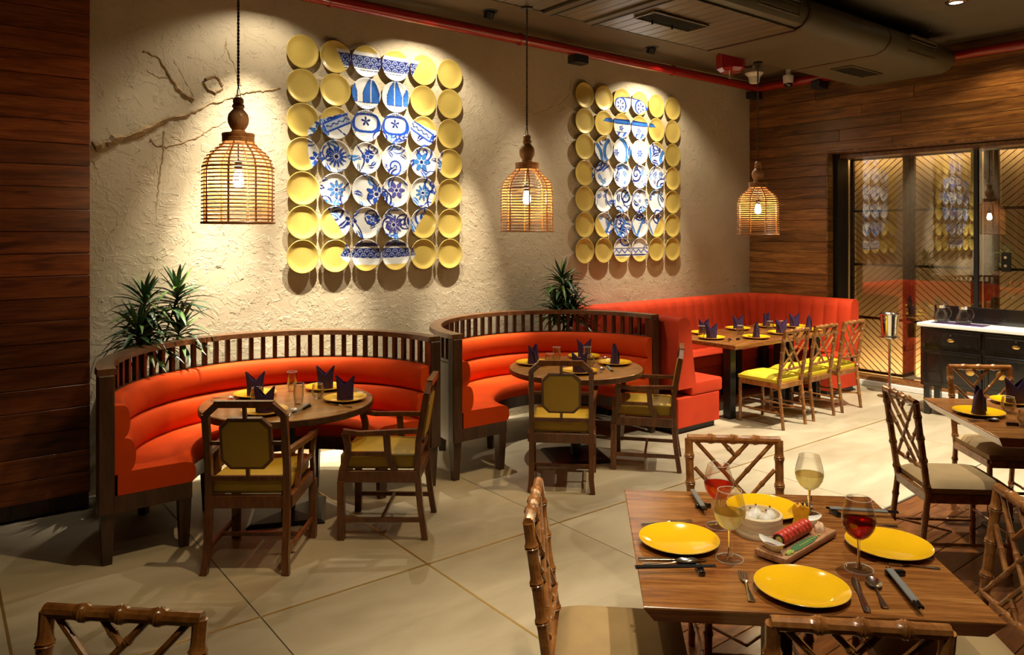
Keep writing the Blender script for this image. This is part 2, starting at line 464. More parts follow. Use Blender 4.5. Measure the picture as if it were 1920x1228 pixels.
def relief(px_pts, w0, w1):
    P = [on_y(x, y, WY) for x, y in px_pts]
    pts, rs = [], []
    n = 6 * (len(P) - 1)
    for i in range(n + 1):
        t = i / n * (len(P) - 1); k = min(int(t), len(P) - 2); f = t - k
        q = P[k].lerp(P[k + 1], f)
        pts.append((q.x + random.uniform(-.006, .006), WY + 0.004, q.z + random.uniform(-.008, .008)))
        rs.append((w0 + (w1 - w0) * i / n) * random.uniform(0.75, 1.2))
    o = MB().tube(pts, rs, 7).build('plaster_branch', M['relief'], wall_back)
    return o


for pts, a_, b_ in (
    ([(176, 276), (215, 262), (270, 245), (310, 225), (355, 213)], .040, .018),
    ([(355, 213), (385, 198), (430, 186), (452, 175), (478, 172), (500, 170), (526, 166)], .012, .010),
    ([(268, 95), (300, 110), (318, 142), (335, 170), (362, 188)], .010, .022),
    ([(275, 132), (295, 145), (318, 147)], .006, .008),
    ([(325, 112), (345, 150), (364, 182)], .006, .006),
    ([(282, 262), (290, 272), (312, 275), (345, 268), (375, 254), (398, 240), (425, 228)], .010, .007),
    ([(308, 245), (306, 290), (300, 330), (296, 365), (292, 420)], .012, .005),
    ([(320, 255), (345, 268), (375, 290), (395, 300)], .006, .004),
    ([(424, 70), (424, 90), (436, 118), (446, 145), (452, 160)], .006, .007),
    ([(424, 78), (420, 100), (408, 115)], .005, .005),
    ([(395, 150), (420, 153), (450, 152)], .004, .004),
    ([(172, 300), (190, 335), (205, 385)], .006, .004),
    ([(445, 140), (470, 155), (500, 158)], .004, .004),
    ([(1070, 150), (1068, 175), (1050, 195), (1000, 215)], .007, .005),
    ([(1350, 290), (1335, 262), (1345, 235), (1375, 200)], .006, .004)):
    relief(pts, a_, b_)
c0 = on_y(400, 158, WY)
MB().tube([(c0.x + 0.065 * math.cos(a) + random.uniform(-.008, .008), WY + .002, c0.z + 0.065 * math.sin(a) + random.uniform(-.008, .008)) for a in np.linspace(0, 2 * PI, 18)[:-1]], .014, 6, True).build('plaster_knot', M['relief'], wall_back)

# wooden pier, left: horizontal planks on a core
pier = structure(MB().box(((-3.5 + PX) / 2, PY + 0.16, CZ / 2), (PX + 3.5 - 0.01, 0.26, CZ - 0.02)).build('wall_pier', M['dark_wood'], None, 0))


def plank_mesh(L, hgt, th, mt, name='plank'):
    return MB().box((0, 0, 0), (L, th, hgt - 0.004), 0, 0.0025).mesh(name, mt, 0)


random.seed(3)
ph = 0.147; z = 2.906 - ph * 19.5; pmesh = {}
while z < CZ - 0.02:
    x1 = PX
    while x1 > -3.5:
        L = 2.6 if x1 == PX else 2.2
        key = ('l', L)
        if key not in pmesh: pmesh[key] = plank_mesh(L - 0.003, ph, 0.028, M['plank_red'])
        zz = min(z, CZ - ph / 2 - .001)
        if zz > 0.05:
            ob('plank', pmesh[key], pier, (x1 - L / 2, PY + 0.014 + random.uniform(0, .004), zz))
        x1 -= L
    z += ph

# wood wall, right: planks round an opening with glass screens set back in it
OY = 4.943; OZ = 2.85           # opening starts at y < OY, head at OZ
wall_r = structure(MB().box((WX + 0.15, (OY + WY) / 2, CZ / 2), (0.24, WY - OY - 0.02, CZ - .02))
                   .box((WX + 0.15, (OY - 3.2) / 2, (OZ + CZ) / 2 + .01), (0.24, OY + 3.2, CZ - OZ - 0.05)).build('wall_right', M['dark_wood'], None, 0))
ph = 0.137; z = 1.89 + ph / 2 - 14 * ph
random.seed(9)
while z < CZ:
    ytop = WY
    segs = []
    if z + ph / 2 <= OZ + 0.02:
        segs.append((OY, WY))
    else:
        y = WY; first = random.uniform(0.9, 2.2)
        while y > -3.2:
            y2 = max(-3.2, y - first); segs.append((y2, y)); y = y2; first = random.choice((2.0, 2.4))
    for y0, y1 in segs:
        L = y1 - y0
        hh = min(ph, (CZ - .003) - (z - ph / 2))
        key = (round(L, 2), round(hh, 3), 'r')
        if key not in pmesh: pmesh[key] = plank_mesh(L - 0.003, hh, 0.026, M['plank_brown'])
        ob('plank', pmesh[key], wall_r, (WX + 0.013 + random.uniform(0, .004), (y0 + y1) / 2, z - ph / 2 + hh / 2), R(90))
    z += ph
# reveals of the opening: short plank ends on the jamb, a lit head board
z = 1.89 + ph / 2 - 14 * ph
jm = plank_mesh(0.13, ph, 0.02, M['plank_brown'])
while z + ph / 2 <= OZ + 0.02:
    ob('plank', jm, wall_r, (WX + 0.07, OY - 0.006, z)); z += ph
structure(MB().box((9.08, OY - 0.02, OZ / 2), (0.26, 0.05, OZ)).build('trim_1', M['black_matt'], None, 0))
structure(MB().box((WX + 0.10, (OY - 3.2) / 2, OZ + 0.012), (0.20, OY + 3.2, 0.03), 0, .004).build('trim_2', M['plank_brown'], None, 0))
structure(MB().box((9.25, (OY - 3.2) / 2, OZ - 0.03), (0.5, OY + 3.2, 0.05), 0, .004).build('trim_3', M['plank_brown'], None, 0))

# ------------------------------------------------------------------ floor
floor = structure(MB().box((2.8, 1.4, -0.06), (13, 9.6, 0.08)).build('floor', M['joint'], None, 0))
XB = [-3.5, -1.65, -0.68, 0.284, 1.27, 2.215, 3.2, 5.14, 7.09, 9.05]
YB = [2.46, 3.63, WY + .02]
brassx = (0.284, 2.215)
tm = {}
for i in range(len(XB) - 1):
    for j in range(len(YB) - 1):
        x0, x1, y0, y1 = XB[i], XB[i + 1], YB[j], YB[j + 1]
        g = 0.0025
        me = MB().box((0, 0, 0), (x1 - x0 - 2 * g, y1 - y0 - 2 * g, 0.02), 0, 0.001).mesh('floor_tile', M['tile'], 0)
        ob('floor_tile', me, floor, ((x0 + x1) / 2, (y0 + y1) / 2, -0.010))
# pale tiles also continue on the right of the parquet
me = MB().box((0, 0, 0), (9.05 - 6.12, 2.455 + 3.2, 0.02), 0, 0.001).mesh('floor_tile', M['tile'], 0)
ob('floor_tile', me, floor, ((9.05 + 6.12) / 2, (2.455 - 3.2) / 2, -0.010))
for x in brassx:
    MB().box((x, (2.46 + WY) / 2, -0.0035), (0.012, WY - 2.46, 0.010)).build('brass_strip', M['brass_strip'], floor, 0)
MB().box((2.8, 3.63, -0.0033), (12.4, 0.012, 0.010)).build('brass_strip', M['brass_strip'], floor, 0)
MB().box((1.3, 2.46, -0.0033), (9.6, 0.014, 0.010)).build('brass_strip', M['joint'], floor, 0)
# parquet: herringbone of long boards under the foreground tables
random.seed(8)
bw, bl = 0.17, 1.02
pm = MB().box((0, 0, 0), (bl - 0.004, bw - 0.004, 0.02), 0, 0.002).mesh('floor_board', M['floor_wood'], 0)
X0, X1p, Y1p = -3.4, 6.11, 2.45
r_ = 0
y = Y1p - bw / 2
while y > -0.2:
    x = X1p - bl / 2 + (0.34 * (r_ % 3))
    cnt = 0
    while x - bl / 2 > 0.6:
        if x + bl / 2 > X1p + .001:
            L2 = X1p - (x - bl / 2)
            if L2 > .05:
                key = ('fb', round(L2, 2))
                if key not in pmesh: pmesh[key] = MB().box((0, 0, 0), (L2 - 0.004, bw - 0.004, 0.02), 0, 0.002).mesh('floor_board', M['floor_wood'], 0)
                ob('floor_board', pmesh[key], floor, (X1p - L2 / 2, y, -0.010))
        else:
            ob('floor_board', pm, floor, (x, y, -0.010))
        x -= bl
    y -= bw; r_ += 1
# plinth of the glass screens
structure(MB().box((9.13, (OY - 3.2) / 2, 0.03), (0.16, OY + 3.2, 0.06), 0, .004).build('baseboard_right', M['marble'], None, 0))
structure(MB().box((9.18, (OY - 3.2) / 2, 0.085), (0.16, OY + 3.2, 0.05), 0, .004).build('trim_4', M['plank_brown'], None, 0))

# ------------------------------------------------------------------ lattice screens behind glass
SX = 9.32
backing = structure(MB().box((9.72, 0.8, 1.45), (0.05, 8.6, 3.0)).build('wall_recess', M['backing'], None, 0))
structure(MB().box((9.53, 5.08, 1.45), (0.42, 0.06, 3.0)).build('wall_recess_end', M['backing'], None, 0))
structure(MB().box((9.5, 0.9, -0.03), (0.5, 8.4, 0.06)).build('floor_recess', M['marble'], None, 0))
structure(MB().box((9.5, 0.9, 2.9), (0.5, 8.4, 0.06)).build('ceiling_recess', M['plain_wall'], None, 0))
for (z_, pw, rx) in ((2.85, 55, R(18)), (0.02, 70, R(180 - 25))):       # unseen backlights added at head and foot of the recess to brighten the backing
    l = bpy.data.lights.new('recess_backlight', 'AREA'); l.shape = 'RECTANGLE'; l.size = 8.0; l.size_y = 0.08; l.energy = pw * (2.6 if z_ > 1 else 1.5); l.color = (1, .82, .52)
    o = bpy.data.objects.new('recess_backlight', l); COL.objects.link(o); o.location = (9.46, 1.0, z_)
    o.rotation_euler = (Vector((.22 if z_ > 1 else .18, 0, -1 if z_ > 1 else 1))).to_track_quat('-Z', 'X').to_euler()
    o.rotation_euler = Matrix.Rotation(0, 3, 'Z').to_euler()
    d_ = Vector((.22, 0, -1 if z_ > 1 else 1)).normalized(); yv = Vector((0, 1, 0)); zc_ = -d_; xc = yv; yc2 = zc_.cross(xc)
    o.rotation_euler = Matrix((xc, yc2, zc_)).transposed().to_euler()
rowz = [0.13, 0.802, 1.467, 2.141, 2.80]


def screen(y1, y0, start, label, px):
    """lattice leaf from y1 (left in view) to y0; slats alternate per cell"""
    t = thing('lattice_screen', label, 'screen', (SX, (y0 + y1) / 2, 0), 0, 'slatted lattice screens behind the glass')
    wd = y1 - y0; fw = 0.045
    MB().box((0, wd / 2 - fw / 2, 1.46), (0.05, fw, 2.72), 0, .004).box((0, -wd / 2 + fw / 2, 1.46), (0.05, fw, 2.72), 0, .004).build('frame_stile', M['plank_brown'], t, 0)
    for zz in rowz:
        MB().box((0, 0, zz), (0.04, wd, 0.03), 0, .003).build('rail', M['lattice'], t, 0)
    sp = 0.068; hw = wd / 2 - fw
    cache = {}
    for k in range(4):
        za, zb = rowz[k] + .015, rowz[k + 1] - .015
        sgn = start if k % 2 == 0 else -start
        tanA = math.tan(R(41)) * sgn       # dz per unit of travel in -y (left to right in view)
        span = 2 * hw
        c = za - abs(tanA) * span + sp
        while c < zb:
            # line z = c + |tan|*s (or mirrored), s in 0..span
            pts = []
            s0 = max(0, (za - c) / abs(tanA)); s1 = min(span, (zb - c) / abs(tanA))
            if s1 - s0 > 0.03:
                zA = c + abs(tanA) * s0; zB = c + abs(tanA) * s1
                if sgn > 0: p0 = (hw - s0, zA); p1 = (hw - s1, zB)
                else: p0 = (-hw + s0, zA); p1 = (-hw + s1, zB)
                L = math.hypot(p1[0] - p0[0], p1[1] - p0[1]); ang = math.atan2(p1[1] - p0[1], p1[0] - p0[0])
                key = round(L, 2)
                if key not in cache:
                    cache[key] = MB().box((0, 0, 0), (0.008, L, 0.0065)).mesh('slat', M['lattice'], 0)
                o = ob('slat', cache[key], t, (0, (p0[0] + p1[0]) / 2, (p0[1] + p1[1]) / 2)); o.rotation_euler = (ang, 0, 0)
            c += sp / math.cos(R(41)) * 0.86
    return t


screen(4.925, 4.222, -1, 'slatted lattice screen leaf nearest the red banquette, behind the steel bucket stand', 0)
screen(4.175, 3.47, 1, 'slatted lattice screen leaf left of the black upright, half behind the sideboard', 0)
screen(3.28, 2.50, -1, 'slatted lattice screen leaf right of the black upright, behind the sideboard', 0)
structure(MB().box((9.32, 4.198, 1.46), (0.07, 0.043, 2.75), 0, .004).build('trim_7', M['plank_brown'], None, 0))
structure(MB().box((9.24, 3.42, 1.46), (0.12, 0.045, 2.75), 0, .004).build('trim_5', M['black_matt'], None, 0))
structure(MB().box((9.34, 3.34, 1.46), (0.08, 0.09, 2.75), 0, .004).build('trim_6', M['plank_brown'], None, 0))
structure(MB().box((GX, (OY - .05 + 3.44) / 2, 1.46), (0.008, OY - .05 - 3.44, 2.72)).build('window_1', M['pane'], None, 0))
structure(MB().box((GX, (3.39 - 3.1) / 2, 1.46), (0.008, 3.39 + 3.1, 2.72)).build('window_2', M['pane'], None, 0))
t = thing('door_lock', 'small black lock plate with two round cylinders on right lattice screen', 'lock', (9.18, 3.12, 1.55))
MB().box((0, 0, 0), (0.02, 0.09, 0.21), 0, .003).build('plate', M['black_metal'], t)
for dz in (.05, -.04):
    MB().cyl((-.01, 0, dz), (-.025, 0, dz), .016, None, 14).build('cylinder', M['steel'], t)

# ------------------------------------------------------------------ ceiling services
DZ = 3.53; DY = 4.30; DX = 8.35
prof = [(DY, DZ), (3.44, DZ), (3.36, DZ + .03), (3.31, DZ + .09), (3.30, DZ + .15), (3.33, DZ + .22), (3.41, DZ + .28), (3.55, DZ + .34), (3.7, CZ - .02), (DY, CZ - .02)]


def duct_seg(mb, x0, x1, pr):
    n = len(pr)
    vs = [(x0, y, z) for y, z in pr] + [(x1, y, z) for y, z in pr]
    mb.add(vs, [tuple(range(n)), tuple(range(n, 2 * n))[::-1]] + [(i, (i + 1) % n, n + (i + 1) % n, n + i) for i in range(n)])


duct = thing('ceiling_duct', 'long boxed ceiling duct with rounded side and boarded underside', 'duct', (0, 0, 0))
mb = MB(); duct_seg(mb, 5.62, 6.965, prof); mb.build('casing', M['duct'], duct)
mb = MB(); duct_seg(mb, 6.975, DX, prof); mb.build('casing', M['duct'], duct)
prof2 = [(y, max(z, DZ + .012)) for y, z in prof]
mb = MB(); duct_seg(mb, -3.4, 5.61, prof2); mb.build('casing', M['duct'], duct)
mb = MB(); duct_seg(mb, 5.595, 5.625, [(y + (0.008 if i else 0.0) * -1, z - .010 if z < CZ - .1 else z) for i, (y, z) in enumerate(prof)]); mb.build('seam_trim', M['dark_wood'], duct)
mb = MB(); duct_seg(mb, 6.958, 6.978, [(y - (0.006 if i else 0), z - .006 if z < CZ - .1 else z) for i, (y, z) in enumerate(prof)]); mb.build('seam_trim', M['dark_wood'], duct)
me = MB().box((0, 0, 0), (0.112, DY - 3.42, 0.014), 0, 0.003).mesh('ceiling_board', M['duct_board'], 0)
x = 5.53
while x > 1.2:
    if not (4.02 < x < 4.2 or 3.6 < x < 3.76):
        ob('ceiling_board', me, duct, (x, (DY + 3.42) / 2, DZ + 0.005))
    x -= 0.117
for xx in (4.11, 3.68):
    MB().box((xx, (DY + 3.40) / 2, DZ - .004), (0.10, DY - 3.40, 0.03), 0, .004).build('cover_strip', M['duct'], duct, 0)
    MB().box((xx + .03, (DY + 3.40) / 2, DZ - .021), (0.018, DY - 3.40, 0.006)).build('groove', M['black_matt'], duct, 0)
MB().box((2.3, DY + .004, DZ + .01), (6.6, 0.012, 0.035), 0, .003).build('edge_strip', M['duct'], duct, 0)


def grille(label, c, lx, ly, rx=0):
    t = thing('air_grille', label, 'vent', c, 0, 'air grilles set in the ceiling duct'); t.rotation_euler = (rx, 0, 0)
    mb = MB()
    for sx, sy, a, b_ in ((0, ly / 2, lx, .015), (0, -ly / 2, lx, .015), (lx / 2, 0, .015, ly), (-lx / 2, 0, .015, ly)):
        mb.box((sx, sy, -.006), (a, b_, .014), 0, .002)
    mb.build('frame', M['duct_board'], t, 0)
    MB().box((0, 0, .0), (lx, ly, .006)).build('backing', M['black_matt'], t, 0)
    n = max(4, int(ly / .026)); me = MB().box((0, 0, 0), (lx - .015, .010, .003), 0, 0).mesh('louvre', M['duct'], 0)
    for i in range(n):
        o = ob('louvre', me, t, (0, -ly / 2 + (i + .5) * ly / n, -.008)); o.rotation_euler = (0.6, 0, 0)
    return t


g = grille('wide air grille in boarded duct underside, above the middle pendant', (4.58, 3.86, DZ - .008), .64, .21)
for xx in (-.17, .06):
    MB().cyl((xx, .05, -.01), (xx, .05, -.045), .008, None, 8).build('stud', M['black_metal'], g)
grille('air grille in plain end of duct underside, beyond the smoke detector', (7.52, 3.91, DZ - .004), .62, .22)
grille('air grille on rounded duct side near its far end', (7.62, 3.312, DZ + .145), .55, .15, R(-80))
grille('air grille on rounded duct side at top edge of picture', (5.2, 3.312, DZ + .145), .55, .15, R(-80))
for x_, lb in ((8.0, 'thin hanger rod holding duct beside its far side grille'),):
    tag(MB().cyl((x_, 3.52, DZ + .3), (x_, 3.40, CZ), .006, None, 8).build('hanger_rod', M['red_paint']), lb, 'rod')

# red sprinkler pipe along the walls
pp = thing('sprinkler_pipe', 'red painted pipe running round the room below the ceiling', 'pipe', (0, 0, 0))
MB().cyl((0.9, 5.82, 3.80), (8.62, 5.82, 3.775), .052, None, 20).build('pipe_run', M['red_paint'], pp)
MB().cyl((8.62, 5.87, 3.775), (8.62, -3.1, 3.70), .05, None, 20).build('pipe_run', M['red_paint'], pp)
for x_ in (2.6, 4.6, 6.9):
    MB().lathe([(.060, 0), (.060, .03)], 20, Matrix.Translation((x_, 5.82, 3.80 - .0032 * (x_ - .9))) @ Matrix.Rotation(R(90), 4, 'Y'), True, True).build('pipe_clip', M['red_paint'], pp)
for (loc, lb) in (((5.42, 5.84, 3.70), 'small black box hung under red pipe above the second plate panel'), ((8.60, 5.86, 3.68), 'small black box under red pipe in the far room corner'), ((8.62, 4.95, 3.68), 'small black box under red pipe on the wooden wall')):
    t = thing('wall_speaker', lb, 'box', loc, 0, 'black boxes under the red pipe')
    MB().box((0, 0, 0), (0.20, 0.12, 0.09), 0, .006).build('housing', M['black_matt'], t)
    MB().box((0, 0, .07), (0.03, 0.03, 0.08)).build('bracket', M['black_metal'], t)

# ceiling spotlights beside the wall
for i, (x_, y_) in enumerate(((4.09, 5.60), (6.31, 5.60), (7.76, 5.60))):
    t = thing('ceiling_spotlight', 'small black ceiling spotlight ' + ('right above the first plate panel', 'above second plate panel, beside the red canister', 'nearest the room corner, behind the red canister')[i], 'spotlight', (x_, y_, CZ), 0, 'black spotlights beside the plaster wall')
    MB().lathe([(.07, -.008), (.075, 0)], 20, None, True, True).build('rim', M['black_matt'], t)
    MB().lathe([(.045, -.07), (.05, -.005)], 20, Matrix.Rotation(R(25), 4, 'X'), True, True).build('barrel', M['black_metal'], t)
t = thing('recessed_downlight', 'recessed silver downlight in dark ceiling at top right', 'downlight', (7.2, 2.84, CZ))
MB().lathe([(.055, -.012), (.085, -.010), (.09, 0)], 24).build('rim', M['steel'], t)
MB().lathe([(.0005, -.004), (.055, -.006)], 24).build('lamp', M['lamp'], t)

# modular extinguisher, smoke detector, camera
t = thing('extinguisher_canister', 'dark red ceiling extinguisher canister with small sprinkler nozzle', 'extinguisher', (6.12, 4.43, 3.42))
MB().lathe([(.03, -.005), (.10, 0), (.135, .03), (.14, .06), (.14, .16), (.12, .19), (.04, .20)], 8, None, True, True).build('body', M['red_paint'], t, 25)
MB().lathe([(.018, 0), (.018, -.03), (.010, -.035), (.010, -.05), (.022, -.052), (.022, -.056)], 12, None, True, True).build('nozzle', M['steel'], t)
MB().cyl((0, 0, .19), (0, 0, CZ - 3.42), .01, None, 8).build('hanger', M['black_metal'], t)
t = thing('smoke_detector', 'white cup shaped ceiling detector behind the far pendant cord', 'detector', (8.0, 5.45, CZ - .05))
MB().cyl((0, 0, -.005), (0, 0, .05), .02, None, 12).build('mount', M['white_plastic'], t)
MB().lathe([(.04, -.17), (.06, -.16), (.07, -.09), (.10, -.06), (.11, -.05), (.11, -.04), (.05, -.02), (.05, 0)], 20, None, True, True).build('housing', M['white_plastic'], t)
t = thing('security_camera', 'white dome security camera on ceiling near the wood wall', 'camera', (8.50, 5.30, CZ - .08))
MB().cyl((0, 0, -.005), (0, 0, .08), .03, None, 14).build('mount', M['white_plastic'], t)
MB().lathe([(.06, 0), (.065, -.02), (.06, -.09), (.055, -.10)], 20, None, True, True).build('housing', M['white_plastic'], t)
MB().lathe([(.055, -.10), (.05, -.125), (.03, -.145), (.002, -.15)], 20).build('dome', M['black_lacquer'], t)

# ------------------------------------------------------------------ decorative plates
def sil1(u, v):
    vs_ = [-.35, -.28, -.27, .45, .5, 1.55, 1.7, 1.95, 2.3, 3.0, 3.5, 4.0, 4.5, 5.0, 5.45, 5.7, 6.0, 6.12, 6.28, 6.3]
    ws = [0, 0, 1.42, 1.05, 1.0, 1.0, 1.25, 2.0, 2.3, 2.27, 2.12, 2.0, 1.75, 1.4, 1.12, 1.12, 1.28, 1.2, .9, 0]
    return np.abs(u - 2.45) < np.interp(v, vs_, ws)


def sil2(u, v):
    vs_ = [-.2, -.16, -.1, .2, .42, .47, .72, .76, .9, .93, .95, 1.4, 1.55, 1.8, 2.2, 3.0, 4.0, 4.6, 5.2, 5.6, 5.8, 6.1, 6.25, 6.27]
    ws = [0, .5, .75, 1.0, .6, 0, 0, 1.35, 1.5, .9, .92, .9, 1.3, 1.9, 2.1, 2.12, 2.05, 1.85, 1.45, 1.1, 1.15, 1.05, .8, 0]
    return np.abs(u - 2.5) < np.interp(v, vs_, ws)


NAVY = np.array((0.008, 0.018, 0.15)); BLUE = np.array((0.016, 0.065, 0.38)); SKY = np.array((0.045, 0.19, 0.52)); VIOL = np.array((0.09, 0.08, 0.33))
WHITE = np.array((0.74, 0.74, 0.70))


def lay(c, mask, col, k=1.0):
    mk = (np.clip(mask, 0, 1) * k)[:, None]; return c * (1 - mk) + col * mk


def flower(c, u, v, cu, cv, rad, n, col, col2, ph=0):
    x = u - cu; y = v - cv; r = np.hypot(x, y); a = np.arctan2(y, x) + ph
    pet = rad * (0.78 + 0.22 * np.cos(n * a))
    c = lay(c, (r < pet * 1.06) * 1.0, NAVY)
    c = lay(c, (r < pet * 0.95) * 1.0, col)
    c = lay(c, ((r < pet * .92) & (r > rad * .25) & (np.abs(np.sin(n * a / 2)) > .965)) * 1.0, col2)
    c = lay(c, ((r < rad * .28) & (r > rad * .2)) * 1.0, WHITE)
    c = lay(c, (r < rad * .2) * 1.0, NAVY)
    return c


def scroll(c, u, v, seed, k=7.0, w=0.13):
    rs = np.random.RandomState(seed)
    for i in range(30):
        cu, cv = rs.uniform(0.2, 4.8), rs.uniform(1.6, 5.7); sg = rs.choice((-1, 1)); ph = rs.uniform(0, 6.28); sz = rs.uniform(.16, .30)
        x = u - cu; y = v - cv; r = np.hypot(x, y); a = np.arctan2(y, x) * sg + ph
        q = (r / sz * 1.5 - a / (2 * PI)) % 1.0
        c = lay(c, ((r < sz * 1.35) & (np.abs(q - .5) < .2)) * 1.0, (NAVY, BLUE)[i % 2])
    for i in range(120):
        cu, cv = rs.uniform(.2, 4.8), rs.uniform(1.7, 5.7); ang = rs.uniform(0, 6.28); L = rs.uniform(.12, .25)
        x = (u - cu) * math.cos(ang) + (v - cv) * math.sin(ang); y = -(u - cu) * math.sin(ang) + (v - cv) * math.cos(ang)
        y = y - .35 * x * x / L
        e = (np.abs(y) < .38 * L * (1 - (x / L) ** 2)) & (np.abs(x) < L)
        c = lay(c, e * 1.0, (BLUE, SKY, NAVY)[i % 3])
        c = lay(c, (e & (np.abs(y) < .012)) * 1.0, WHITE)
    vine = np.abs(np.sin(2.1 * u + 1.3 * np.sin(2.4 * v + seed)) + .6 * np.sin(1.9 * v)) < .055
    return lay(c, vine * 1.0, NAVY)


def waves(c, u, v, v0, v1, col=NAVY):
    band = (v > v0) & (v < v1)
    c = lay(c, band * 1.0, col)
    s = .24
    for row in range(5):
        cy = v0 + .08 + row * .12; off = (row % 2) * s / 2
        x = ((u + off) / s) % 1.0 - .5; x = x * s; y = v - cy - .05; r = np.hypot(x, y)
        c = lay(c, (band & (y < 0) & (np.abs((r % .06) - .03) < .009) & (r < .125)) * 1.0, SKY * .4 + WHITE * .6)
    return c


def paint1(u, v):
    c = np.tile(np.array(GOLD), (len(u), 1)); inside = sil1(u, v); p = np.tile(WHITE, (len(u), 1))
    p = scroll(p, u, v, 4)
    for f in ((1.05, 3.0, .33, 14, BLUE, WHITE), (1.05, 4.0, .27, 8, SKY, WHITE), (2.35, 4.1, .34, 7, BLUE, WHITE), (3.05, 3.95, .28, 6, VIOL, WHITE), (3.95, 3.0, .32, 6, SKY, WHITE),
              (4.0, 4.0, .26, 9, SKY, WHITE), (2.95, 5.05, .30, 9, VIOL, WHITE), (2.05, 2.95, .18, 4, BLUE, WHITE), (1.5, 4.95, .2, 5, NAVY, WHITE), (2.2, 4.9, .2, 5, BLUE, WHITE), (.5, 2.35, .3, 7, SKY, WHITE), (4.7, 2.4, .28, 7, SKY, WHITE), (.45, 3.1, .22, 6, BLUE, WHITE), (4.75, 3.1, .2, 6, SKY, WHITE)):
        p = flower(p, u, v, *f)
    # shoulder cartouches
    for cu in (2.0, 3.0):
        x = (u - cu) / .42; y = (v - 1.9) / .27; r = (np.abs(x) ** 3 + np.abs(y) ** 3) ** (1 / 3)
        p = lay(p, ((r < 1.15) & (v > 1.5) & (v < 2.3)) * 1.0, BLUE); p = lay(p, (r < .86) * 1.0, WHITE)
        a = np.arctan2(v - 1.85, u - cu); rr = np.hypot(u - cu, v - 1.85)
        p = lay(p, (rr < .16 * np.abs(np.cos(2.5 * a + .9))) * 1.0, NAVY)
    for cu, an in ((1.1, -.45), (3.9, .5)):
        x = (u - cu) * math.cos(an) - (v - 1.97) * math.sin(an) * -1; y = -(u - cu) * math.sin(an) + (v - 1.97) * math.cos(an)
        p = lay(p, ((np.abs(x) < .5) & (np.abs(y) < .17)) * 1.0, BLUE); p = lay(p, ((np.abs(x) < .44) & (np.abs(y) < .11)) * 1.0, SKY * .5 + WHITE * .5)
        p = lay(p, ((np.abs(x) < .4) & (np.abs(y + .03 * np.sin(30 * x)) < .02)) * 1.0, NAVY)
    # neck: upright leaves over a fringed collar
    neck = (v > .5) & (v < 1.58)
    q = np.tile(WHITE, (len(u), 1))
    for cu in (1.45, 2.05 + .12, 2.98, 3.55):
        x = np.abs(u - cu); wl = .27 * np.clip((v - .45) / .5, 0, 1) ** .7
        lf = (x < wl) & (v < 1.27)
        q = lay(q, lf * 1.0, NAVY); q = lay(q, ((x < wl - .025) & (v < 1.25)) * 1.0, SKY * .75 + BLUE * .25)
        q = lay(q, ((x < wl - .03) & (v < 1.25) & (((v + .5 * x) % .07) < .02)) * 1.0, BLUE)
        q = lay(q, ((x < .016) & (v < 1.27)) * 1.0, WHITE)
    q = lay(q, ((v > 1.26) & (v < 1.28)) * 1.0, NAVY)
    q = lay(q, ((v > 1.36) & ((u % .07) < .025)) * 1.0, SKY * .6 + BLUE * .4)
    p = np.where(neck[:, None], q, p)
    # lid and foot bands with fish-scale waves
    lid = v < .5; q = np.tile(WHITE, (len(u), 1)); q = waves(q, u, v, -.17, .22); q = lay(q, ((v > .27) & (v < .295)) * 1.0, NAVY)
    p = np.where(lid[:, None], q, p)
    ft = v > 5.6; q = np.tile(WHITE, (len(u), 1)); q = lay(q, ((v < 5.72)) * 1.0, NAVY)
    q = waves(q, u, v, 5.78, 6.10 - .05 * (u - 2.45) ** 2); p = np.where(ft[:, None], q, p)
    return np.where(inside[:, None], p, c)


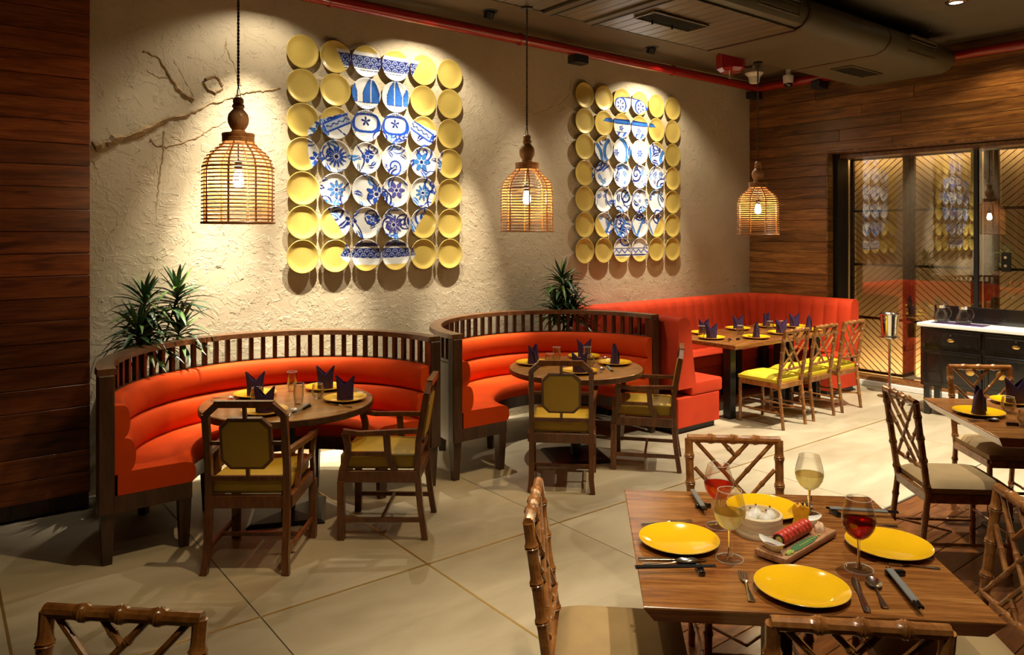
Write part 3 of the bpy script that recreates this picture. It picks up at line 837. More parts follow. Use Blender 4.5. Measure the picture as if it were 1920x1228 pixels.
def paint2(u, v):
    c = np.tile(np.array(GOLD), (len(u), 1)); inside = sil2(u, v); p = np.tile(WHITE, (len(u), 1))
    p = scroll(p, u, v, 11)
    rs = np.random.RandomState(2)
    for i in range(26):
        cu, cv = rs.uniform(.6, 4.4), rs.uniform(2.6, 4.7)
        p = flower(p, u, v, cu, cv, rs.uniform(.07, .15), 5, (BLUE, SKY, NAVY)[i % 3], WHITE, rs.uniform(0, 3))
    def band(p, cu, cv, rad, wd, m=None):
        r = np.hypot(u - cu, v - cv); k = (np.abs(r - rad) < wd) & (v > 1.5) & (v < 2.5)
        p = lay(p, k * 1.0, NAVY); return lay(p, ((np.abs(r - rad) < wd * .62) & (v > 1.5) & (v < 2.5)) * 1.0, SKY)
    for cu, cv in ((.3, 2.35), (1.7, 2.1), (3.05, 2.05), (4.9, 2.3)):
        x = np.hypot(u - cu, v - cv); p = lay(p, ((x < .72) & (v > 1.5) & (v < 2.5)) * 1.0, WHITE); p = band(p, cu, cv, .62, .075)
        p = flower(p, u, v, cu + (.25 if cu < 1 else (-.25 if cu > 4 else 0)), cv, .16, 6, BLUE, WHITE)
    # garlands above the foot
    for cu in (.95, 1.75, 2.75, 3.75):
        y = 5.42 - v; x = np.abs(u - cu - .1); k = (np.abs(x - y * .55 - .03) < .06) & (v > 4.75) & (v < 5.5)
        p = lay(p, k * 1.0, NAVY); p = lay(p, ((np.abs(x - y * .55 - .03) < .038) & (v > 4.75) & (v < 5.5)) * 1.0, SKY)
    # lid
    q = np.tile(WHITE, (len(u), 1)); lid = v < .6
    for cu in (1.95, 3.1):
        r = np.hypot((u - cu), (v - .16)); q = lay(q, (np.abs(r - .3) < .045) * 1.0, BLUE)
        a = np.arctan2(v - .16, u - cu); q = lay(q, ((r < .2) & (np.abs(np.sin(3 * a)) > .8) & (r > .06)) * 1.0, NAVY)
    q = lay(q, (v < -.13) * 1.0, NAVY); p = np.where(lid[:, None], q, p)
    # collar band and bowl of the neck
    k = (v > .6) & (v < .94); p = np.where(k[:, None], lay(np.tile(SKY * .7 + BLUE * .3, (len(u), 1)), (((v < .79) | (v > .9))) * 1.0, NAVY), p)
    k = (v > .94) & (v < 1.45); q = np.tile(WHITE, (len(u), 1)); q = flower(q, u, v, 2.0, 1.1, .12, 5, BLUE, WHITE); q = flower(q, u, v, 3.0, 1.12, .12, 5, BLUE, WHITE)
    q = lay(q, ((v > 1.27) & (np.abs(((u * 3 + v * 3) % 1) - .5) < .2)) * 1.0, BLUE); q = lay(q, (np.abs(v - 1.26) < .015) * 1.0, NAVY); p = np.where(k[:, None], q, p)
    # foot
    k = v > 5.9; zz = np.abs(((u * 3.2) % 1) - .5) * .3 + 5.97; q = np.tile(WHITE, (len(u), 1)); q = lay(q, (np.abs(v - zz) < .03) * 1.0, BLUE)
    q = lay(q, ((np.abs(v - 5.93) < .018) | (np.abs(v - 6.2) < .03)) * 1.0, NAVY); p = np.where(k[:, None], q, p)
    return np.where(inside[:, None], p, c)


PR = 0.1412
pprof = [(0.0, .006), (.30, .006), (.62, .006), (.74, .008), (.84, .013), (.93, .018), (.985, .021), (1.0, .020), (.985, .016), (.80, .004), (.60, .000), (.58, -.004), (0.3, -.004)]


def interp_prof(t):
    for i in range(len(pprof) - 1):
        pass


def plate_wall_mesh(name, fine):
    """faces -Y; face points listed so colours can be painted per point"""
    if fine:
        rr = list(np.linspace(0.04, 1.0, 30)); na = 96
    else:
        rr = [.02, .35, .62, .74, .84, .93, .985, 1.0]; na = 40
    pr = [(r, float(np.interp(r, [q[0] for q in pprof[:8]], [q[1] for q in pprof[:8]]))) for r in rr] + pprof[8:]
    vs, fs = [(0, -.006, 0)], []
    for r, h_ in pr:
        for i in range(na):
            a = 2 * PI * i / na
            vs.append((PR * r * math.cos(a), -h_, PR * r * math.sin(a)))
    for i in range(na): fs.append((0, 1 + i, 1 + (i + 1) % na))
    for j in range(len(pr) - 1):
        for i in range(na):
            k = (i + 1) % na
            fs.append((1 + j * na + i, 1 + (j + 1) * na + i, 1 + (j + 1) * na + k, 1 + j * na + k))
    me = bpy.data.meshes.new(name); me.from_pydata(vs, [], fs)
    me.polygons.foreach_set('use_smooth', [True] * len(me.polygons))
    return me, np.array(vs)


gold_me, _ = plate_wall_mesh('plate', False); gold_me.materials.append(M['gold_plate'])
peg_me = MB().cyl((0, 0.003, 0), (0, 0.021, 0), .02, None, 10).mesh('wall_peg', M['black_metal'])
rows_w = ['top', 'second', 'third', 'fourth', 'fifth', 'sixth', 'bottom']
cols_w = ['leftmost', 'second from left', 'third from left', 'third from right', 'second from right', 'rightmost']
desc1 = {(0, 1): 'gold wall plate with blue wave corner', (0, 4): 'gold wall plate with small blue wave tip'}
for pi, (xa, xb, paint, pname) in enumerate(((2.454, 3.914, paint1, 'left plate panel'), (5.674, 7.141, paint2, 'right plate panel'))):
    for rI in range(7):
        for cI in range(6):
            X = xa + (xb - xa) * cI / 5; Z = 3.38 - .2852 * rI
            me, vv = None, None
            u0 = cI + np.array([vx for vx in np.linspace(-.45, .45, 15)]); v0 = rI + np.linspace(-.45, .45, 15)
            U, V = np.meshgrid(u0, v0); ok = (U - cI) ** 2 + (V - rI) ** 2 < .2
            ins = (sil1 if pi == 0 else sil2)(U[ok], V[ok]); frac = ins.mean()
            grp = 'plates hung in the ' + pname
            where = '%s in %s row of %s' % (cols_w[cI], rows_w[rI], pname)
            if frac < .03:
                me = gold_me; lab = 'plain gold wall plate, ' + where; full = False
            else:
                me, vv = plate_wall_mesh('plate', True)
                me.materials.append(M['painted'])
                colr = paint(cI + vv[:, 0] / .2925, rI - vv[:, 2] / .2852)
                at_ = me.color_attributes.new('paint', 'FLOAT_COLOR', 'POINT')
                arr = np.ones((len(vv), 4), dtype=np.float32); arr[:, :3] = colr
                nface = 1 + 30 * 96; arr[nface:, :3] = GOLD
                at_.data.foreach_set('color', arr.ravel())
                kind_ = 'blue painted' if frac > .9 else 'half blue'
                if frac > .35: lab = kind_ + ' wall plate, ' + where
                else: lab = 'gold wall plate with blue bit, ' + where
            o = ob('wall_plate', me, None, (X, WY - .019, Z)); tag(o, lab, 'plate', grp)
            ob('wall_peg', peg_me, o, (0, 0, 0))

# ------------------------------------------------------------------ pendants
def make_pendant(label, X, zb, Y=4.30):
    t = thing('pendant_lamp', label, 'lamp', (X, Y, zb), 0, 'rattan pendant lamps')
    rb = 0.190
    prof_ = [(0.0, rb), (.33, rb * .99), (.39, rb * .93), (.43, rb * .80), (.463, rb * .62), (.49, rb * .48), (.505, rb * .44)]
    prof_ = [(z_ * .90, r) for z_, r in prof_]
    zs = list(np.arange(0.0, .452, .0208))
    def rad(z_): return float(np.interp(z_, [p[0] for p in prof_], [p[1] for p in prof_]))
    ringc = {}
    for i, zz in enumerate(zs):
        r = rad(zz) + .004; thick = .0078 if i == 0 else (.0042 if not (15 == i) else .007)
        key = (round(r, 3), thick)
        if key not in ringc:
            ringc[key] = MB().tube([(r * math.cos(a), r * math.sin(a), 0) for a in np.linspace(0, 2 * PI, 41)[:-1]], thick, 6, True).mesh('rattan_ring', M['rattan'])
        ob('rattan_ring', ringc[key], t, (0, 0, zz))
    rib = MB().tube([(rad(zz) - .003, 0, zz) for zz in np.linspace(0, .455, 22)], .0055, 6).mesh('rattan_rib', M['rattan'])
    for k in range(8):
        o = ob('rattan_rib', rib, t, (0, 0, 0)); o.rotation_euler.z = k * PI / 4 + .2
    MB().lathe([(.082, .452), (.088, .455), (.088, .465), (.086, .467), (.088, .475), (.086, .482), (.089, .49), (.089, .502), (.084, .505), (.02, .507)], 28, None, True, True).build('rattan_collar', M['rattan'], t)
    bead = [(.034, .505), (.040, .515), (.034, .523), (.045, .54), (.056, .565), (.058, .59), (.052, .615), (.035, .635), (.027, .645), (.034, .655), (.032, .668), (.026, .67), (.030, .685), (.028, .70), (.020, .708)]
    MB().lathe(bead, 24, None, True, True).build('turned_bead', M['bead'], t)
    # three short strings joining a twisted cord
    top = CZ if False else 3.53
    mb = MB()
    for k in range(3):
        a = k * 2.1; mb.tube([(.017 * math.cos(a), .017 * math.sin(a), .70), (0, 0, .78)], .0022, 5)
    mb.build('hanging_string', M['black_matt'], t)
    H = top - zb; mb = MB()
    for k in range(2):
        mb.tube([(.0042 * math.cos(q * 1.2 + k * PI), .0042 * math.sin(q * 1.2 + k * PI), .775 + (H - .775) * q / 110) for q in range(111)], .0042, 5)
    mb.build('cord', M['cord'] if 'cord' in M else M['black_matt'], t)
    MB().lathe([(.045, H - .012), (.045, H)], 20, None, True, True).build('ceiling_rose', M['black_metal'], t)
    MB().cyl((0, 0, .505), (0, 0, .34), .004, None, 6).build('flex', M['black_matt'], t)
    MB().lathe([(.02, .345), (.022, .30), (.018, .295)], 14, None, True, True).build('socket', M['black_metal'], t)
    MB().lathe([(.014, .297), (.02, .28), (.029, .25), (.030, .225), (.022, .205), (.002, .197)], 16, None, True, True).build('bulb', M['bulb'], t)
    return t


M['cord'] = speckle(mat('twisted_cord', (0.09, 0.07, 0.05), 0.8), (0.10, 0.075, 0.05), 0.4, 60, 0, 0)
make_pendant('rattan pendant lamp left of the left plate panel, nearest of the three', 1.377, 1.925)
make_pendant('rattan pendant lamp between the two plate panels', 3.477, 1.880)
make_pendant('rattan pendant lamp at far room corner, smallest looking of the three', 6.372, 1.853)

# ------------------------------------------------------------------ curved booths
BPX = {}


def booth(cx, cy, Ro, label, seatlab):
    t = thing('curved_booth', label, 'booth', (cx, cy, 0), 0, 'curved orange booths')
    N = 56
    RZ = 1.105
    MB().arc([(Ro - .10, RZ - .035), (Ro - .095, RZ), (Ro + .0, RZ), (Ro + .005, RZ - .035)], 0, 0, 0, PI, N).build('top_rail', M['rail'], t)
    MB().arc([(Ro - .075, .86), (Ro - .025, .86), (Ro - .025, .90), (Ro - .075, .90)], 0, 0, 0, PI, N).build('lower_rail', M['dark_wood'], t)
    MB().arc([(Ro - .045, .29), (Ro - .012, .29), (Ro - .012, .875), (Ro - .045, .875)], 0, 0, 0, PI, N).build('back_shell', M['dark_wood'], t)
    ns = 38; me = MB().box((0, 0, .985), (.030, .032, .18), 0, .002).mesh('slat', M['dark_wood'], 0)
    for i in range(1, ns):
        a = PI * i / ns; o = ob('slat', me, t, ((Ro - .05) * math.cos(a), (Ro - .05) * math.sin(a), 0)); o.rotation_euler.z = a
    for s in (-1, 1):
        MB().box((s * (Ro - .042), .025, .68), (.085, .075, .78), 0, .006).build('end_post', M['dark_wood'], t)
    # padded rolls of the back
    def roll(z0, z1, th, r_out, name):
        pr = [(r_out, z0 + .004), (r_out, z1)]
        k = 12; hh = (z1 - z0) / 2; zc = (z0 + z1) / 2
        for i in range(k + 1):
            q = PI / 2 - PI * i / k
            ex = .55
            pr.append((r_out - th * .45 - th * .55 * abs(math.cos(q)) ** ex, zc + hh * (math.sin(q) * .985)))
        MB().arc(pr, 0, 0, R(.2), PI - R(.2), N).build(name, M['velvet'], t, 50)
    roll(.70, .895, .115, Ro - .05, 'back_roll')
    roll(.50, .705, .145, Ro - .05, 'back_roll')
    # seat with a rolled front edge, apron under it
    ri = .60 * Ro / 1.12; ro = Ro - .10
    pr = [(ro, .385), (ro, .515), (ri + .06, .510), (ri + .02, .498), (ri, .47), (ri - .004, .43), (ri + .004, .40), (ri + .02, .385)]
    MB().arc(pr, 0, 0, R(.1), PI - R(.1), N).build('seat', M['velvet'], t, 50)
    MB().arc([(ri + .02, .29), (Ro - .05, .29), (Ro - .05, .384), (ri + .02, .384)], 0, 0, R(.05), PI - R(.05), N).build('apron', M['dark_wood'], t)
    leg = MB().lathe([(.024 * 1.414, 0), (.036 * 1.414, .29)], 4, Matrix.Rotation(PI / 4, 4, 'Z'), True, True).mesh('leg', M['dark_wood'], 20)
    for r, aa in ((Ro - .05, 2.2), (Ro - .05, 177.8), (ri + .06, 3.5), (ri + .06, 176.5), (Ro - .08, 45), (Ro - .08, 90), (Ro - .08, 135), (ri + .06, 55), (ri + .06, 125)):
        a = R(aa); o = ob('leg', leg, t, (r * math.cos(a), r * math.sin(a), 0)); o.rotation_euler.z = a if 10 < aa < 170 else 0
    return t


M['rail'] = wood('rail_wood', (0.06, 0.022, 0.007), (0.13, 0.05, 0.016), (0.20, 0.085, 0.03), 0.3, (6, 6, 6), 0.1, 0.3, 0.03, False)
booth(1.855, 4.70, 1.12, 'curved orange velvet booth with slatted wooden rail beside the wooden pier', '')
booth(4.235, 4.70, 1.15, 'curved orange velvet booth with slatted rail, middle of the wall', '')

# ------------------------------------------------------------------ L / U shaped red banquette
bq = thing('red_banquette', 'long red channel-tufted corner banquette under the right plate panel', 'banquette', (0, 0, 0))


def path_pts(off, step=.02):
    """U path (outer face of the back) moved inward by off"""
    x0, x1, y0, y1, rc, rl = 5.43, 8.70, 4.50, 6.0, .45, .10
    segs = []
    pts = []
    def line(a, b_):
        n = max(2, int((Vector(b_) - Vector(a)).length / step))
        for i in range(n): pts.append(Vector(a).lerp(Vector(b_), i / n))
    def arcp(c, r, a0, a1):
        n = 14
        for i in range(n): q = a0 + (a1 - a0) * i / n; pts.append(Vector((c[0] + r * math.cos(q), c[1] + r * math.sin(q))))
    line((x0, y0), (x0, y1 - rl)); arcp((x0 + rl, y1 - rl), rl, PI, PI / 2)
    line((x0 + rl, y1), (x1 - rc, y1)); arcp((x1 - rc, y1 - rc), rc, PI / 2, 0)
    line((x1, y1 - rc), (x1, y0)); pts.append(Vector((x1, y0)))
    return pts


outer = path_pts(0)
cum = [0]
for i in range(1, len(outer)): cum.append(cum[-1] + (outer[i] - outer[i - 1]).length)
TL = cum[-1]


def pos(s):
    s = max(0, min(TL, s)); i = int(np.searchsorted(cum, s)); i = max(1, min(len(outer) - 1, i))
    f = (s - cum[i - 1]) / max(1e-6, cum[i] - cum[i - 1]); p = outer[i - 1].lerp(outer[i], f)
    a = pos_t(s - .06); b_ = pos_t(s + .06); t = (b_ - a).normalized()
    return p, Vector((t.y, -t.x))      # inward normal


def pos_t(s):
    s = max(0, min(TL, s)); i = int(np.searchsorted(cum, s)); i = max(1, min(len(outer) - 1, i))
    f = (s - cum[i - 1]) / max(1e-6, cum[i] - cum[i - 1]); return outer[i - 1].lerp(outer[i], f)


def sweepU(profile, s0, s1, n, caps=True, bulge=None):
    mb = MB(); vs = []; m_ = len(profile); fs = []
    for i in range(n + 1):
        u = i / n; p, nn = pos(s0 + (s1 - s0) * u)
        for (d, z, k) in profile:
            dd = d + (bulge * math.sin(PI * min(1, max(0, u))) ** .5 * k if bulge else 0)
            q = p + nn * dd; vs.append((q.x, q.y, z))
    for i in range(n):
        for k in range(m_):
            l = (k + 1) % m_; fs.append((i * m_ + k, i * m_ + l, (i + 1) * m_ + l, (i + 1) * m_ + k))
    if caps: fs.append(tuple(range(m_))); fs.append(tuple(n * m_ + k for k in range(m_))[::-1])
    mb.add(vs, fs); return mb


backp = [(.0, .42, 0), (.0, 1.04, 0), (.02, 1.07, 0), (.07, 1.083, 0), (.13, 1.075, .5), (.165, 1.04, 1), (.18, .98, 1), (.20, .80, 1), (.225, .62, 1), (.25, .48, 1), (.25, .42, 1)]
nch = 36
for i in range(nch):
    sweepU(backp, TL * i / nch + .0008, TL * (i + 1) / nch - .0008, 6, True, .016).build('back_panel', M['red_fabric'], bq, 45)
def clipin(p):  # keep the inner side of the seat from folding over at the corners
    return p
# seats as three straight runs (butted like the photo's seat blocks)
def bench(x0, x1, y0, y1, nose):
    b_ = MB(); b_.box(((x0 + x1) / 2, (y0 + y1) / 2, .405), (x1 - x0, y1 - y0, .13), 0, .022, 3); return b_
bench(5.62, 6.09, 4.50, 5.34, 0).build('seat', M['red_fabric'], bq, 45)
bench(5.62, 8.52, 5.342, 5.82, 0).build('seat', M['red_fabric'], bq, 45)
bench(8.02, 8.52, 4.50, 5.338, 0).build('seat', M['red_fabric'], bq, 45)
MB().box((5.735, 4.925, .20), (.62, .84, .28), 0, .008).build('base', M['red_fabric'], bq)
MB().box((7.07, 5.67, .20), (3.2, .60, .28), 0, .008).build('base', M['red_fabric'], bq)
MB().box((8.38, 4.925, .20), (.63, .84, .28), 0, .008).build('base', M['red_fabric'], bq)
MB().box((5.74, 4.97, .03), (.56, .84, .06)).build('plinth', M['black_matt'], bq, 0)
MB().box((7.07, 5.70, .03), (3.2, .52, .06)).build('plinth', M['black_matt'], bq, 0)
MB().box((8.37, 4.97, .03), (.58, .84, .06)).build('plinth', M['black_matt'], bq, 0)

# ------------------------------------------------------------------ chairs
def bam(mb, p0, p1, r, nodes, n=10, amp=1.0):
    p0 = Vector(p0); p1 = Vector(p1); d = p1 - p0; L = d.length
    pr = [(r, 0)]
    for t in nodes:
        s = t * L; w = .006 + r * .25
        for ds, k in ((-w * 2.2, 1.0), (-w, 1.10), (-w * .35, 1.30), (0, 1.12), (w * .35, 1.30), (w, 1.10), (w * 2.2, 1.0)):
            pr.append((r * (1 + (k - 1) * amp), s + ds))
    pr.append((r, L))
    mt = Matrix.Translation(p0) @ d.to_track_quat('Z', 'Y').to_matrix().to_4x4()
    mb.lathe(pr, n, mt, True, True); return mb


def back_y(z):       # lean of the bamboo chair's rear posts
    return float(np.interp(z, [0, .40, .52, .93], [-.262, -.215, -.215, -.285]))


def make_bamboo_chair(label, seatmat, loc, rz, group):
    t = thing('bamboo_chair', label, 'chair', loc, rz, group)
    HT = .93
    for s in (-1, 1):
        x = s * .19
        mb = MB()
        zs = [0, .42, HT - .004]
        nodes0 = [.33, .72]; nodes1 = [.10, .38, .62, .85]
        bam(mb, (x, back_y(0), 0), (x, back_y(.42), .42), .0165, nodes0)
        bam(mb, (x, back_y(.42), .415), (x + s * .01, back_y(HT), HT), .0185, nodes1)
        mb.build('rear_post', M['bamboo'], t)
        bam(MB(), (s * .19, .215, 0), (s * .19, .215, .405), .0165, [.4, .75]).build('front_leg', M['bamboo'], t)
        bam(MB(), (s * .19, back_y(.13), .15), (s * .19, .215, .15), .009, [.3, .7]).build('side_stretcher', M['bamboo'], t)
        bam(MB(), (s * .19, -.03 - .18, .30 * .5), (0, 0.0, .15), .007, []).build('corner_stretcher', M['bamboo'], t)
    bam(MB(), (-.19, .215, .22), (.19, .215, .22), .009, [.33, .66]).build('front_stretcher', M['bamboo'], t)
    bam(MB(), (-.205, back_y(HT), HT), (.205, back_y(HT), HT), .0185, [.27, .51, .75]).build('top_rail', M['bamboo'], t)
    zr = .555
    bam(MB(), (-.185, back_y(zr), zr), (.185, back_y(zr), zr), .012, [.3, .5, .7]).build('lower_rail', M['bamboo'], t)
    def B(a, b_, nodes):
        Wd = .352; z0, z1 = HT - .012, zr + .005
        def P(u, v): z = z0 + (z1 - z0) * v; return ((u - .5) * Wd, back_y(z), z)
        bam(MB(), P(*a), P(*b_), .0095, nodes, 8).build('lattice_bar', M['bamboo'], t)
    B((.02, 0), (.98, 1), [.33, .62, .85])
    B((.98, 0), (.02, 1), [.30, .45, .75])
    B((.32, 0), (.655, .34), [.38])
    B((.64, 0), (.49, .16), [.5])
    B((0, .32), (.33, .66), [.5])
    B((1, .32), (.67, .66), [.55])
    B((.68, 1), (.345, .66), [.5])
    B((.36, 1), (.51, .84), [.5])
    mb = MB()
    mb.box((0, -.215, .405), (.37, .03, .05), 0, .003).box((0, .215, .405), (.38, .03, .05), 0, .003)
    for s in (-1, 1): mb.box((s * .19, 0, .405), (.03, .43, .05), 0, .003)
    mb.build('seat_frame', M['bamboo'], t)
    b_ = bmesh.new(); bmesh.ops.create_grid(b_, x_segments=10, y_segments=10, size=.5)
    b_.free()
    # domed cushion
    mb = MB(); n = 12; vs = []; fs = []
    for j in range(n + 1):
        for i in range(n + 1):
            x = (i / n - .5); y = (j / n - .5)
            e = (1 - (2 * abs(x)) ** 6) * (1 - (2 * abs(y)) ** 6)
            vs.append((x * .405, y * .44 + .015, .462 + .038 * e ** .6))
    for j in range(n):
        for i in range(n): k = j * (n + 1) + i; fs.append((k, k + 1, k + n + 2, k + n + 1))
    base = len(vs)
    rim = [i for i in range(n + 1)] + [j * (n + 1) + n for j in range(1, n + 1)] + [n * (n + 1) + i for i in range(n - 1, -1, -1)] + [j * (n + 1) for j in range(n - 1, 0, -1)]
    for k in rim: vs.append((vs[k][0] * .985, (vs[k][1] - .015) * .985 + .015, .432))
    for q in range(len(rim)):
        r2 = (q + 1) % len(rim); fs.append((rim[q], rim[r2], base + r2, base + q))
    fs.append(tuple(base + q for q in range(len(rim))))
    mb.add(vs, fs); mb.build('seat_cushion', seatmat, t, 50)
    return t


def chair_place(mx, my, fx, fy, rest=-.285):
    """origin and heading of a chair from the middle of its back's top and the way it faces"""
    n = math.hypot(fx, fy); fx /= n; fy /= n
    return (mx - fx * rest, my - fy * rest, 0), math.atan2(fy, fx) - PI / 2


GB = 'bamboo-style chairs with yellow seats'
GT = 'bamboo-style chairs with tan seats'
yc = make_bamboo_chair('bamboo-style chair with yellow seat, left of three at the banquette', M['seat_yellow'], (6.56, 4.285, 0), 0, GB)
dup(yc, (7.105, 4.295, 0), 0, 'bamboo-style chair with yellow seat, middle of three at the banquette')
dup(yc, (7.66, 4.30, 0), 0, 'bamboo-style chair with yellow seat, right of three beside the bucket stand')
F_DIR = (-.69, -.72)
l, a = chair_place(2.884, 2.073, *F_DIR)
tc_ = make_bamboo_chair('bamboo-style chair behind the yellow-plate table, backrest towards the floor lines', M['seat_tan'], l, a, GT)
for mx, my, fx, fy, lab in (
    (1.747, .902, .69, .72, 'bamboo-style chair in front of the food table, cut by picture bottom'),
    (1.670, 2.027, .71, -.70, 'bamboo-style chair left of the food table, seen edge on'),
    (2.963, .939, -.70, .70, 'bamboo-style chair at right edge, right of the food table'),
    (.3745, 2.0425, -.69, -.72, 'bamboo-style chair alone at bottom left corner'),
    (4.426, 2.047, .74, -.67, 'bamboo-style chair with tan seat at left side of the right table'),
    (5.788, 2.133, -.68, -.73, 'bamboo-style chair with tan seat between right table and sideboard')):
    l, a = chair_place(mx, my, fx, fy)
    dup(tc_, l, a, lab)


def make_armchair(label, loc, rz):
    t = thing('armchair', label, 'armchair', loc, rz, 'wooden armchairs with mustard pads')
    W = M['chair_wood']; HT = .95
    def by(z): return float(np.interp(z, [0, .2, .42, .60, .95], [-.275, -.245, -.225, -.235, -.295]))
    hw = .215
    def beam(mb, pts, w, d):
        """square section bar through points"""
        pts = [Vector(p) for p in pts]; vs = []; fs = []
        for i, p in enumerate(pts):
            tt = (pts[min(i + 1, len(pts) - 1)] - pts[max(i - 1, 0)]).normalized()
            sx = Vector((1, 0, 0)) if abs(tt.x) < .8 else Vector((0, 1, 0))
            yx = tt.cross(sx).normalized(); sx = yx.cross(tt).normalized()
            for a_, b_ in ((-1, -1), (1, -1), (1, 1), (-1, 1)): vs.append(p + sx * a_ * w / 2 + yx * b_ * d / 2)
        for i in range(len(pts) - 1):
            for k in range(4): l_ = (k + 1) % 4; fs.append((i * 4 + k, i * 4 + l_, i * 4 + 4 + l_, i * 4 + 4 + k))
        fs += [(0, 1, 2, 3), tuple(len(pts) * 4 - 4 + k for k in (3, 2, 1, 0))]
        mb.add(vs, fs); return mb
    for s in (-1, 1):
        zz = [0, .1, .2, .3, .42, .6, .8, HT - .07]
        mb = beam(MB(), [(s * (hw + (.01 if z < .1 else 0)), by(z), z) for z in zz], .036, .036)
        beam(mb, [(s * hw, by(HT - .075), HT - .075), (s * (hw - .07), by(HT - .012), HT - .012)], .036, .034)
        mb.build('rear_post', W, t)
        beam(MB(), [(s * .235, .235, 0), (s * .235, .235, .36)], .042, .042).build('front_leg', W, t)
        beam(MB(), [(s * .225, by(.13) + .0, .12), (s * .235, .235, .12)], .018, .026).build('side_stretcher', W, t)
        # arm, curved supports, side rail
        beam(MB(), [(s * hw, by(.64), .66), (s * .235, -.05, .655), (s * .25, .12, .65), (s * .255, .22, .665)], .034, .028).build('arm', W, t)
        beam(MB(), [(s * .236, .235, .36), (s * .238, .225, .43), (s * .242, .195, .51), (s * .248, .190, .58), (s * .252, .21, .655)], .026, .042).build('arm_support', W, t)
        beam(MB(), [(s * .232, -.10, .37), (s * .232, -.085, .44), (s * .234, -.05, .52), (s * .238, -.045, .60), (s * .24, -.04, .655)], .024, .040).build('arm_support', W, t)
        beam(MB(), [(s * .236, -.05, .525), (s * .242, .195, .525)], .020, .024).build('side_rail', W, t)
    beam(MB(), [(-.225, -.01, .12), (.225, -.01, .12)], .018, .022).build('cross_stretcher', W, t)
    beam(MB(), [(-.16, by(HT), HT - .012), (.16, by(HT), HT - .012)], .036, .036).build('top_rail', W, t)
    beam(MB(), [(-hw, by(.52), .515), (hw, by(.52), .515)], .022, .026).build('lower_rail', W, t)
    mb = MB().box((0, -.225, .385), (.44, .034, .07), 0, .003).box((0, .235, .385), (.46, .034, .07), 0, .003)
    for s in (-1, 1): mb.box((s * .228, 0, .385), (.034, .45, .07), 0, .003)
    mb.build('seat_frame', W, t)
    # octagonal padded back panel
    zc = .715; lean = math.atan2(by(.60) - by(.85), .25)
    Mx = Matrix.Translation((0, by(zc), zc)) @ Matrix.Rotation(lean, 4, 'X') @ Matrix.Rotation(R(90), 4, 'X')
    def octo(wd, ht, c): return [(-wd + c, -ht), (wd - c, -ht), (wd, -ht + c), (wd, ht - c), (wd - c, ht), (-wd + c, ht), (-wd, ht - c), (-wd, -ht + c)]
    MB().prism(octo(.142, .148, .05), -.013, .013, Mx).build('panel_frame', W, t, 0)
    MB().prism(octo(.124, .130, .044), -.020, .020, Mx).build('panel_pad', M['yellow'], t, 0)
    MB().prism(octo(.128, .134, .045), -.0165, .0165, Mx).build('piping', M['piping'], t, 0)
    beam(MB(), [(0, by(zc + .14), zc + .14), (0, by(HT - .02), HT - .02)], .020, .018).build('panel_stub', W, t)
    beam(MB(), [(0, by(.52), .52), (0, by(zc - .14), zc - .14)], .020, .018).build('panel_stub', W, t)
    for s in (-1, 1): beam(MB(), [(s * .135, by(zc), zc), (s * hw, by(zc), zc)], .018, .020).build('panel_stub', W, t)
    MB().box((0, .018, .468), (.425, .465, .095), 0, .022, 3).build('seat_cushion', M['yellow'], t, 50)
    return t


def from_rear(a_, b_, f):
    n = math.hypot(*f); f = (f[0] / n, f[1] / n)
    m_ = ((a_[0] + b_[0]) / 2, (a_[1] + b_[1]) / 2)
    return (m_[0] + f[0] * .275, m_[1] + f[1] * .275, 0), math.atan2(f[1], f[0]) - PI / 2


l, a = from_rear((1.175, 4.269), (1.543, 3.983), (.61, .79))
ac = make_armchair('wooden armchair with mustard back pad, backrest nearest, at left round table', l, a)
l, a = from_rear((2.383, 3.935), (2.663, 4.28), (-.78, .63)); dup(ac, l, a, 'wooden armchair with mustard seat seen side on, right of left round table')
l, a = from_rear((3.408, 4.184), (3.738, 3.872), (.69, .73)); dup(ac, l, a, 'wooden armchair with mustard back pad in front of middle round table')
l, a = from_rear((4.62, 3.82), (4.94, 4.084), (-.64, .77)); dup(ac, l, a, 'wooden armchair side on, between middle round table and red banquette')

# ------------------------------------------------------------------ tables
def round_table(cx, cy, r, label):
    t = thing('round_table', label, 'table', (cx, cy, 0), 0, 'round wooden pedestal tables')
    MB().lathe([(.0005, .75), (r - .006, .75), (r, .745), (r, .712), (r - .01, .705), (.0005, .705)], 64).build('tabletop', M['round_wood'], t, 30)
    MB().lathe([(r + .0015, .744), (r + .003, .740), (r + .003, .71), (r - .002, .704)], 64).build('edge_band', M['dark_wood'], t, 30)
    MB().cyl((0, 0, .02), (0, 0, .705), .045, None, 20).build('column', M['black_metal'], t)
    MB().lathe([(.12, .69), (.16, .705)], 20, None, True, True).build('top_bracket', M['black_metal'], t)
    MB().lathe([(.34, 0), (.34, .012), (.31, .024), (.06, .034), (.05, .05)], 4, Matrix.Rotation(R(20), 4, 'Z'), True, True).build('base', M['black_metal'], t, 0)
    return t


round_table(1.885, 4.86, .555, 'round wooden table inside the left curved booth')
round_table(4.262, 4.62, .555, 'round wooden table inside the middle curved booth')


